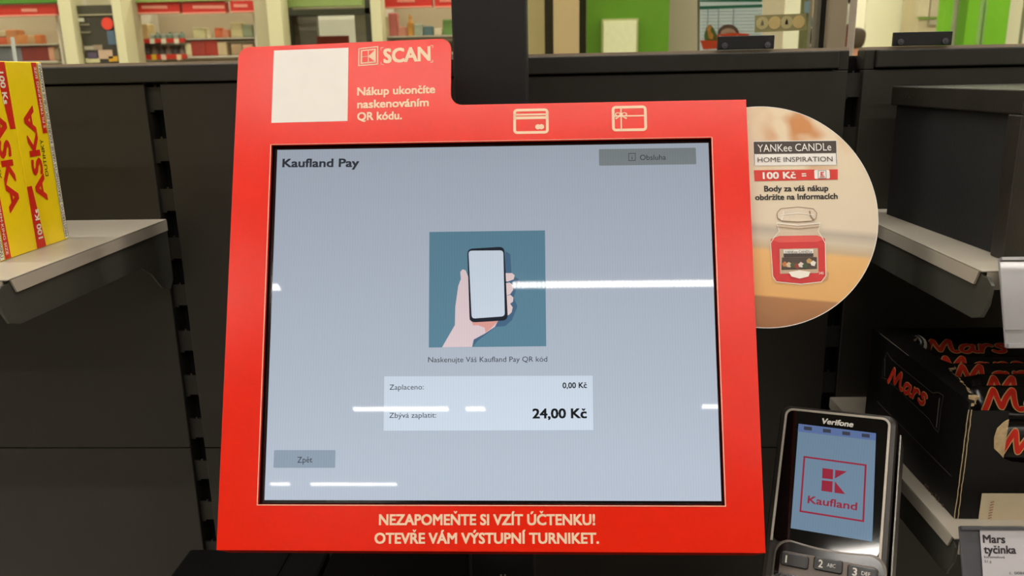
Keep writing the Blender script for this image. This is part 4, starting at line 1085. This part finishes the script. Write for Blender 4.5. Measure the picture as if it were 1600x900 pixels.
for x0, y0, x1, y1, c, lb, kd in ((211, 34, 229, 59, (216, 190, 130), 'cream rounded packet at the left of the red strip shelves', 'box'), (290, 66, 299, 86, (214, 204, 158), 'pale narrow packet left of the red boxes', 'box'), (302, 43, 319, 60, (216, 212, 160), 'pale green square box above the red boxes', 'box'),
        (321, 45, 327, 60, (220, 216, 178), 'little white bottle above the red boxes', 'bottle'), (336, 44, 346, 60, (222, 112, 66), 'bright orange packet right of the red boxes', 'box'), (347, 47, 357, 60, (216, 138, 104), 'salmon packet right of the bright orange one', 'box'),
        (299, 64, 320, 88, (154, 48, 34), 'left red box of the pair on the red strip shelves', 'box'), (322, 64, 340, 88, (160, 44, 26), 'right red box of the pair on the red strip shelves', 'box'), (341, 70, 354, 92, (196, 172, 134), 'pale packet right of the red box pair', 'box'),
        (362, 70, 378, 88, (170, 140, 104), 'tan packet low under the short red sign', 'box'), (380, 71, 395, 88, (206, 160, 130), 'pinkish packet low under the short red sign', 'box'),
        (362, 42, 378, 66, (212, 200, 150), 'cream packet under the short red sign', 'box'), (380, 46, 394, 66, (150, 160, 128), 'greenish packet under the short red sign', 'box')):
    product(x0, y0, x1, y1, c, lb, G2, kd, 4.60 if kd == 'box' else 4.62)
for x0, y0, x1, y1, c, lb, kd in ((600, 24, 607, 55, (206, 192, 150), 'slim cream packet beside the doorway column', 'box'), (608, 18, 620, 55, (190, 106, 96), 'tall pink packet on the shelves near the black post', 'box'), (622, 40, 634, 55, (196, 130, 110), 'low pink box near the black post', 'box'),
        (636, 22, 645, 55, (206, 150, 70), 'tall amber bottle near the black post', 'bottle'), (648, 36, 660, 55, (170, 180, 160), 'grey green packet near the black post', 'box'), (662, 40, 676, 55, (92, 120, 124), 'blue grey packet near the black post', 'box'),
        (678, 44, 690, 55, (222, 208, 180), 'white low packet near the black post', 'box'), (692, 30, 706, 55, (110, 150, 80), 'green packet touching the black post edge', 'box')):
    product(x0, y0, x1, y1, c, lb, G3, kd)

# middle: beige partitions, green wall, poster display
for a, b_, Y, m, lb in ((800, 851, 3.2, mat('olive_beige', (170, 156, 110), .6, var=.03), 'olive beige wall panel right of the black post'), (865, 905, 3.1, mat('tan_wall', (192, 166, 122), .6, var=.03), 'tan wall panel between two dark gaps'),
        (851, 865, 3.4, mat('dark_gap', (44, 36, 22), .6), 'dark vertical gap right of the olive beige panel'), (905, 917, 3.4, mat('dark_gap', (44, 36, 22), .6), 'dark vertical gap left of the green wall'),
        (1045, 1093, 3.3, mat('greige', (172, 160, 136), .6, var=.05, scale=4), 'greige wall panel right of the green wall'), (1188, 1224, 3.2, mat('greige2', (190, 176, 148), .6, var=.03), 'greige wall panel right of the poster display')):
    tag(slab('wall_panel', a, 0, b_, 100, Y, .08, m, None, 0, 3.6), lb, 'wall panel')
gw = W(917, 100, 3.2)
gt = empty('green_wall_panel', 'bright green wall panel with a framed white sheet', 'wall panel', Matrix.Translation((gw.x, 3.2, 0)))
slab('green_board', 917, 0, 1045, 100, 3.2, .06, mat('bright_green', (92, 142, 18), .45, var=.03, scale=4), gt, 0, 3.5)
slab('sheet_frame', 940, 29, 997, 110, 3.17, .03, mat('frame_olive', (170, 172, 116), .5), gt)
slab('white_sheet', 943, 32, 994, 110, 3.165, .006, mat('sheet_white', (232, 232, 190), .5), gt)
# poster display
YD = 2.2
FP = Fr((W(1093, 80, YD).x, YD, W(1093, 100, YD).z), (1, 0, 0), (0, 0, 1))
pd = empty('poster_display', 'lit white poster display with green bands and an orange banner', 'display', FP.m)
def pp(pts, m, nm, d): return B().prism(FP.ats([(1050 + x * .1875, y * .1875) for x, y in pts], d), d - .002, d).build(nm, m, pd)
PWm = mat('poster_white', (222, 228, 226), .4, var=.03, scale=10, emit=(200, 212, 214), es=.25)
B().prism(FP.ats([(1093, -60), (1191, -64), (1191, 130), (1093, 130)]), -.03, 0).build('display_case', M['black'], pd)
pp([(235, -200), (752, -220), (752, 600), (232, 600)], PWm, 'poster_sheet', .003)
TG = mat('teal_green', (40, 120, 92), .4)
pp([(232, 0), (752, -12), (752, 14), (232, 14)], TG, 'green_band', .0052); pp([(232, 52), (752, 36), (752, 60), (232, 78)], TG, 'green_band', .0052)
LG = mat('rule_grey', (170, 180, 180), .4)
for x_ in (298, 388, 512): pp([(x_, 75), (x_ + 5, 75), (x_ - 3, 420), (x_ - 8, 420)], LG, 'table_rule', .0052)
for y_ in range(95, 330, 28): pp([(240, y_), (750, y_ - 8), (750, y_ - 5), (240, y_ + 3)], LG, 'table_rule', .0054)
cc = [(470 + 90 * math.cos(math.pi * i / 12), 285 - 82 * math.sin(math.pi * i / 12)) for i in range(13)]
pp(cc, mat('brown_print', (104, 76, 60), .5), 'printed_arch', .0056)
cc = [(470 + 66 * math.cos(math.pi * i / 12), 285 - 50 * math.sin(math.pi * i / 12)) for i in range(13)]
pp(cc, mat('pink_print', (196, 160, 140), .5), 'printed_arch', .0076)
pp([(275, 345), (270, 290), (290, 225), (320, 205), (350, 240), (378, 300), (378, 345)], mat('leaf_print', (98, 120, 54), .5), 'printed_bouquet', .0058)
pp([(290, 240), (310, 205), (330, 225), (320, 260), (345, 290), (340, 330), (310, 320)], mat('orange_print', (220, 150, 66), .5), 'printed_bouquet', .0078)
pp([(235, 335), (375, 340), (375, 290), (500, 272), (650, 283), (610, 330), (612, 372), (380, 375), (380, 405), (262, 412)], mat('orange_banner', (226, 74, 30), .45), 'orange_banner', .0080)
PD = lambda x, y: (1050 + x * .1875, y * .1875)
text(FP, 'Farmová', PD(388, 336), PD(545, 328), 6.5, .0084, M['white'], 'banner_lettering', pd, bold=.01, shear=.3)

# lit room right of the display and store room beyond the right pane
LW = mat('pale_yellow_wall', (252, 248, 220), .6, var=.02, scale=2)
struct(slab('wall_right_room', 1226, 0, 1262, 100, 3.6, .08, LW, None, 0, 3.6))
tag(slab('wall_panel', 1258, 0, 1284, 100, 3.3, .08, mat('olive_reflection', (96, 98, 54), .6, var=.2, scale=10), None, 0, 3.6), 'dark olive strip painted for a reflection left of the aluminium post', 'wall panel')  # dark green reflection in the glass, put in as a coloured slab
tag(slab('notice', 1258, 2, 1267, 20, 3.28, .01, mat('blue_grey_notice', (104, 126, 140), .5)), 'blue grey notice high left of the aluminium post', 'notice')
struct(slab('wall_office', 1262, 0, 1470, 100, 6.2, .08, LW, None, 0, 3.6))
oc = W(1436, 100, 5.9)
cb2 = empty('wall_cabinet', 'pale cabinet with green trim beside the green pillar', 'cabinet', Matrix.Translation((oc.x, 5.9, 0)))
slab('cabinet_body', 1434, 0, 1474, 100, 5.9, .28, mat('cabinet_pale', (196, 182, 148), .5, var=.04, scale=5), cb2, 0, 3.2)
slab('green_trim', 1434, 27, 1473, 29, 5.885, .012, mat('trim_green', (130, 180, 66), .5), cb2)
slab('upper_door', 1436, -60, 1455, 26, 5.88, .018, mat('cabinet_door', (204, 192, 160), .5), cb2); slab('upper_door', 1457, -60, 1472, 26, 5.88, .018, mat('cabinet_door2', (184, 172, 144), .5), cb2)
slab('name_plate', 1452, 31, 1470, 39, 5.88, .012, mat('plate_grey', (160, 152, 130), .5), cb2)
BGn = mat('lime_green', (112, 178, 22), .45, var=.03, scale=4); WH = mat('warm_white_panel', (222, 212, 184), .5, var=.03, scale=4)
for a, b_, Y, m, lb in ((1475, 1485, 3.9, BGn, 'narrow lime green pillar'), (1485, 1508, 4.0, WH, 'narrow warm white panel between the green surfaces'), (1508, 1573, 3.9, BGn, 'wide lime green wall panel'), (1573, 1900, 4.0, WH, 'wide warm white panel at the right edge')):
    tag(slab('wall_panel', a, 0, b_, 100, Y, .08, m, None, 0, 3.6), lb, 'wall panel')
for px in (1530, 1536): tag(slab('glazing_bar', px, 0, px + 2, 100, 3.7, .02, mat('bar_grey_green', (130, 168, 96), .3)), 'thin greyish bar in front of the lime green panel', 'bar', 'bars before the green panel')
tag(slab('glazing_bar', 1597, 0, 1599, 100, 3.7, .02, mat('bar_grey', (120, 116, 96), .4), None, 0, 3.6), 'thin dark bar at the right picture edge', 'bar')

# ------------------------------------------------------------------ person beyond the partition, back turned
hp = W(1334, 27, 5.4)
px_, pz_ = hp.x, hp.z
Hh = pz_
pr = empty('person', 'person with short dark hair in dark clothes seen from behind beyond the glass', 'person', Matrix.Translation((px_, 5.4, 0)))
def skin_figure(nodes, edges, name, m, parent, sub=2, root=0):
    me = bpy.data.meshes.new(name); me.from_pydata([q[0] for q in nodes], edges, []); o = bpy.data.objects.new(name, me); COL.objects.link(o); o.parent = parent
    me.materials.append(m); sm = o.modifiers.new('skin', 'SKIN')
    for i, q in enumerate(nodes):
        r = q[1]; me.skin_vertices[0].data[i].radius = r if isinstance(r, tuple) else (r, r); me.skin_vertices[0].data[i].use_root = (i == root)
    sm.use_smooth_shade = True
    ss = o.modifiers.new('sub', 'SUBSURF'); ss.levels = sub; ss.render_levels = sub
    return o
s = Hh / 1.8
nd_ = [((0, 0, .96 * s), (.15, .11)), ((0, 0, 1.12 * s), (.13, .1)), ((0, 0, 1.32 * s), (.17, .12)), ((0, 0, 1.46 * s), (.10, .08)), ((0, .0, 1.55 * s), .055), ((0, .01, 1.62 * s), (.070, .082)), ((0, .01, 1.72 * s), (.078, .095))]
ed = [(i, i + 1) for i in range(6)]
for sg in (-1, 1):
    k0 = len(nd_)
    nd_ += [((sg * .10, 0, .88 * s), .095), ((sg * .11, .01, .50 * s), .062), ((sg * .11, 0, .10 * s), .042), ((sg * .12, .12, .035), (.045, .03))]
    ed += [(0, k0), (k0, k0 + 1), (k0 + 1, k0 + 2), (k0 + 2, k0 + 3)]
    k0 = len(nd_)
    nd_ += [((sg * .19, 0, 1.42 * s), .062), ((sg * .25, 0, 1.14 * s), .043), ((sg * .26, .06, .90 * s), .032), ((sg * .26, .08, .84 * s), (.018, .035))]
    ed += [(2, k0), (k0, k0 + 1), (k0 + 1, k0 + 2), (k0 + 2, k0 + 3)]
    for f in range(5):
        kf = len(nd_); off = (f - 2) * .018
        nd_ += [((sg * .262, .08 + off * 1.2, (.80 if f else .83) * s), .009), ((sg * .25, .085 + off * 1.3, (.765 if f else .80) * s - abs(off) * .1), .008)]
        ed += [(k0 + 3, kf), (kf, kf + 1)]
skin_figure(nd_, ed, 'body', mat('skin_tone', (196, 138, 110), .6, var=.03), pr)
hair = [((0, -.005, 1.735 * s), (.088, .10)), ((0, -.028, 1.66 * s), (.076, .072)), ((0, -.04, 1.60 * s), (.058, .045))]
skin_figure(hair, [(0, 1), (1, 2)], 'hair', mat('dark_brown_hair', (70, 58, 42), .8, var=.2, scale=60, bump=.5), pr)
sh = [((0, 0, .95 * s), (.165, .125)), ((0, 0, 1.12 * s), (.15, .115)), ((0, 0, 1.32 * s), (.185, .135)), ((0, 0, 1.45 * s), (.11, .09))]
es = [(0, 1), (1, 2), (2, 3)]
for sg in (-1, 1):
    k0 = len(sh); sh += [((sg * .195, 0, 1.42 * s), .078), ((sg * .25, 0, 1.14 * s), .058), ((sg * .26, .05, .93 * s), .045)]; es += [(2, k0), (k0, k0 + 1), (k0 + 1, k0 + 2)]
skin_figure(sh, es, 'jacket', mat('dark_jacket', (34, 34, 38), .8, var=.1), pr)
tr_ = [((0, 0, .95 * s), (.16, .12))]; et = []
for sg in (-1, 1):
    k0 = len(tr_); tr_ += [((sg * .10, 0, .86 * s), .105), ((sg * .11, .01, .50 * s), .075), ((sg * .11, 0, .10 * s), .06)]; et += [(0, k0), (k0, k0 + 1), (k0 + 1, k0 + 2)]
skin_figure(tr_, et, 'trousers', mat('dark_trousers', (40, 40, 48), .8, var=.1), pr)

bpy.data.objects.remove(_to)
bpy.data.curves.remove(_tc)
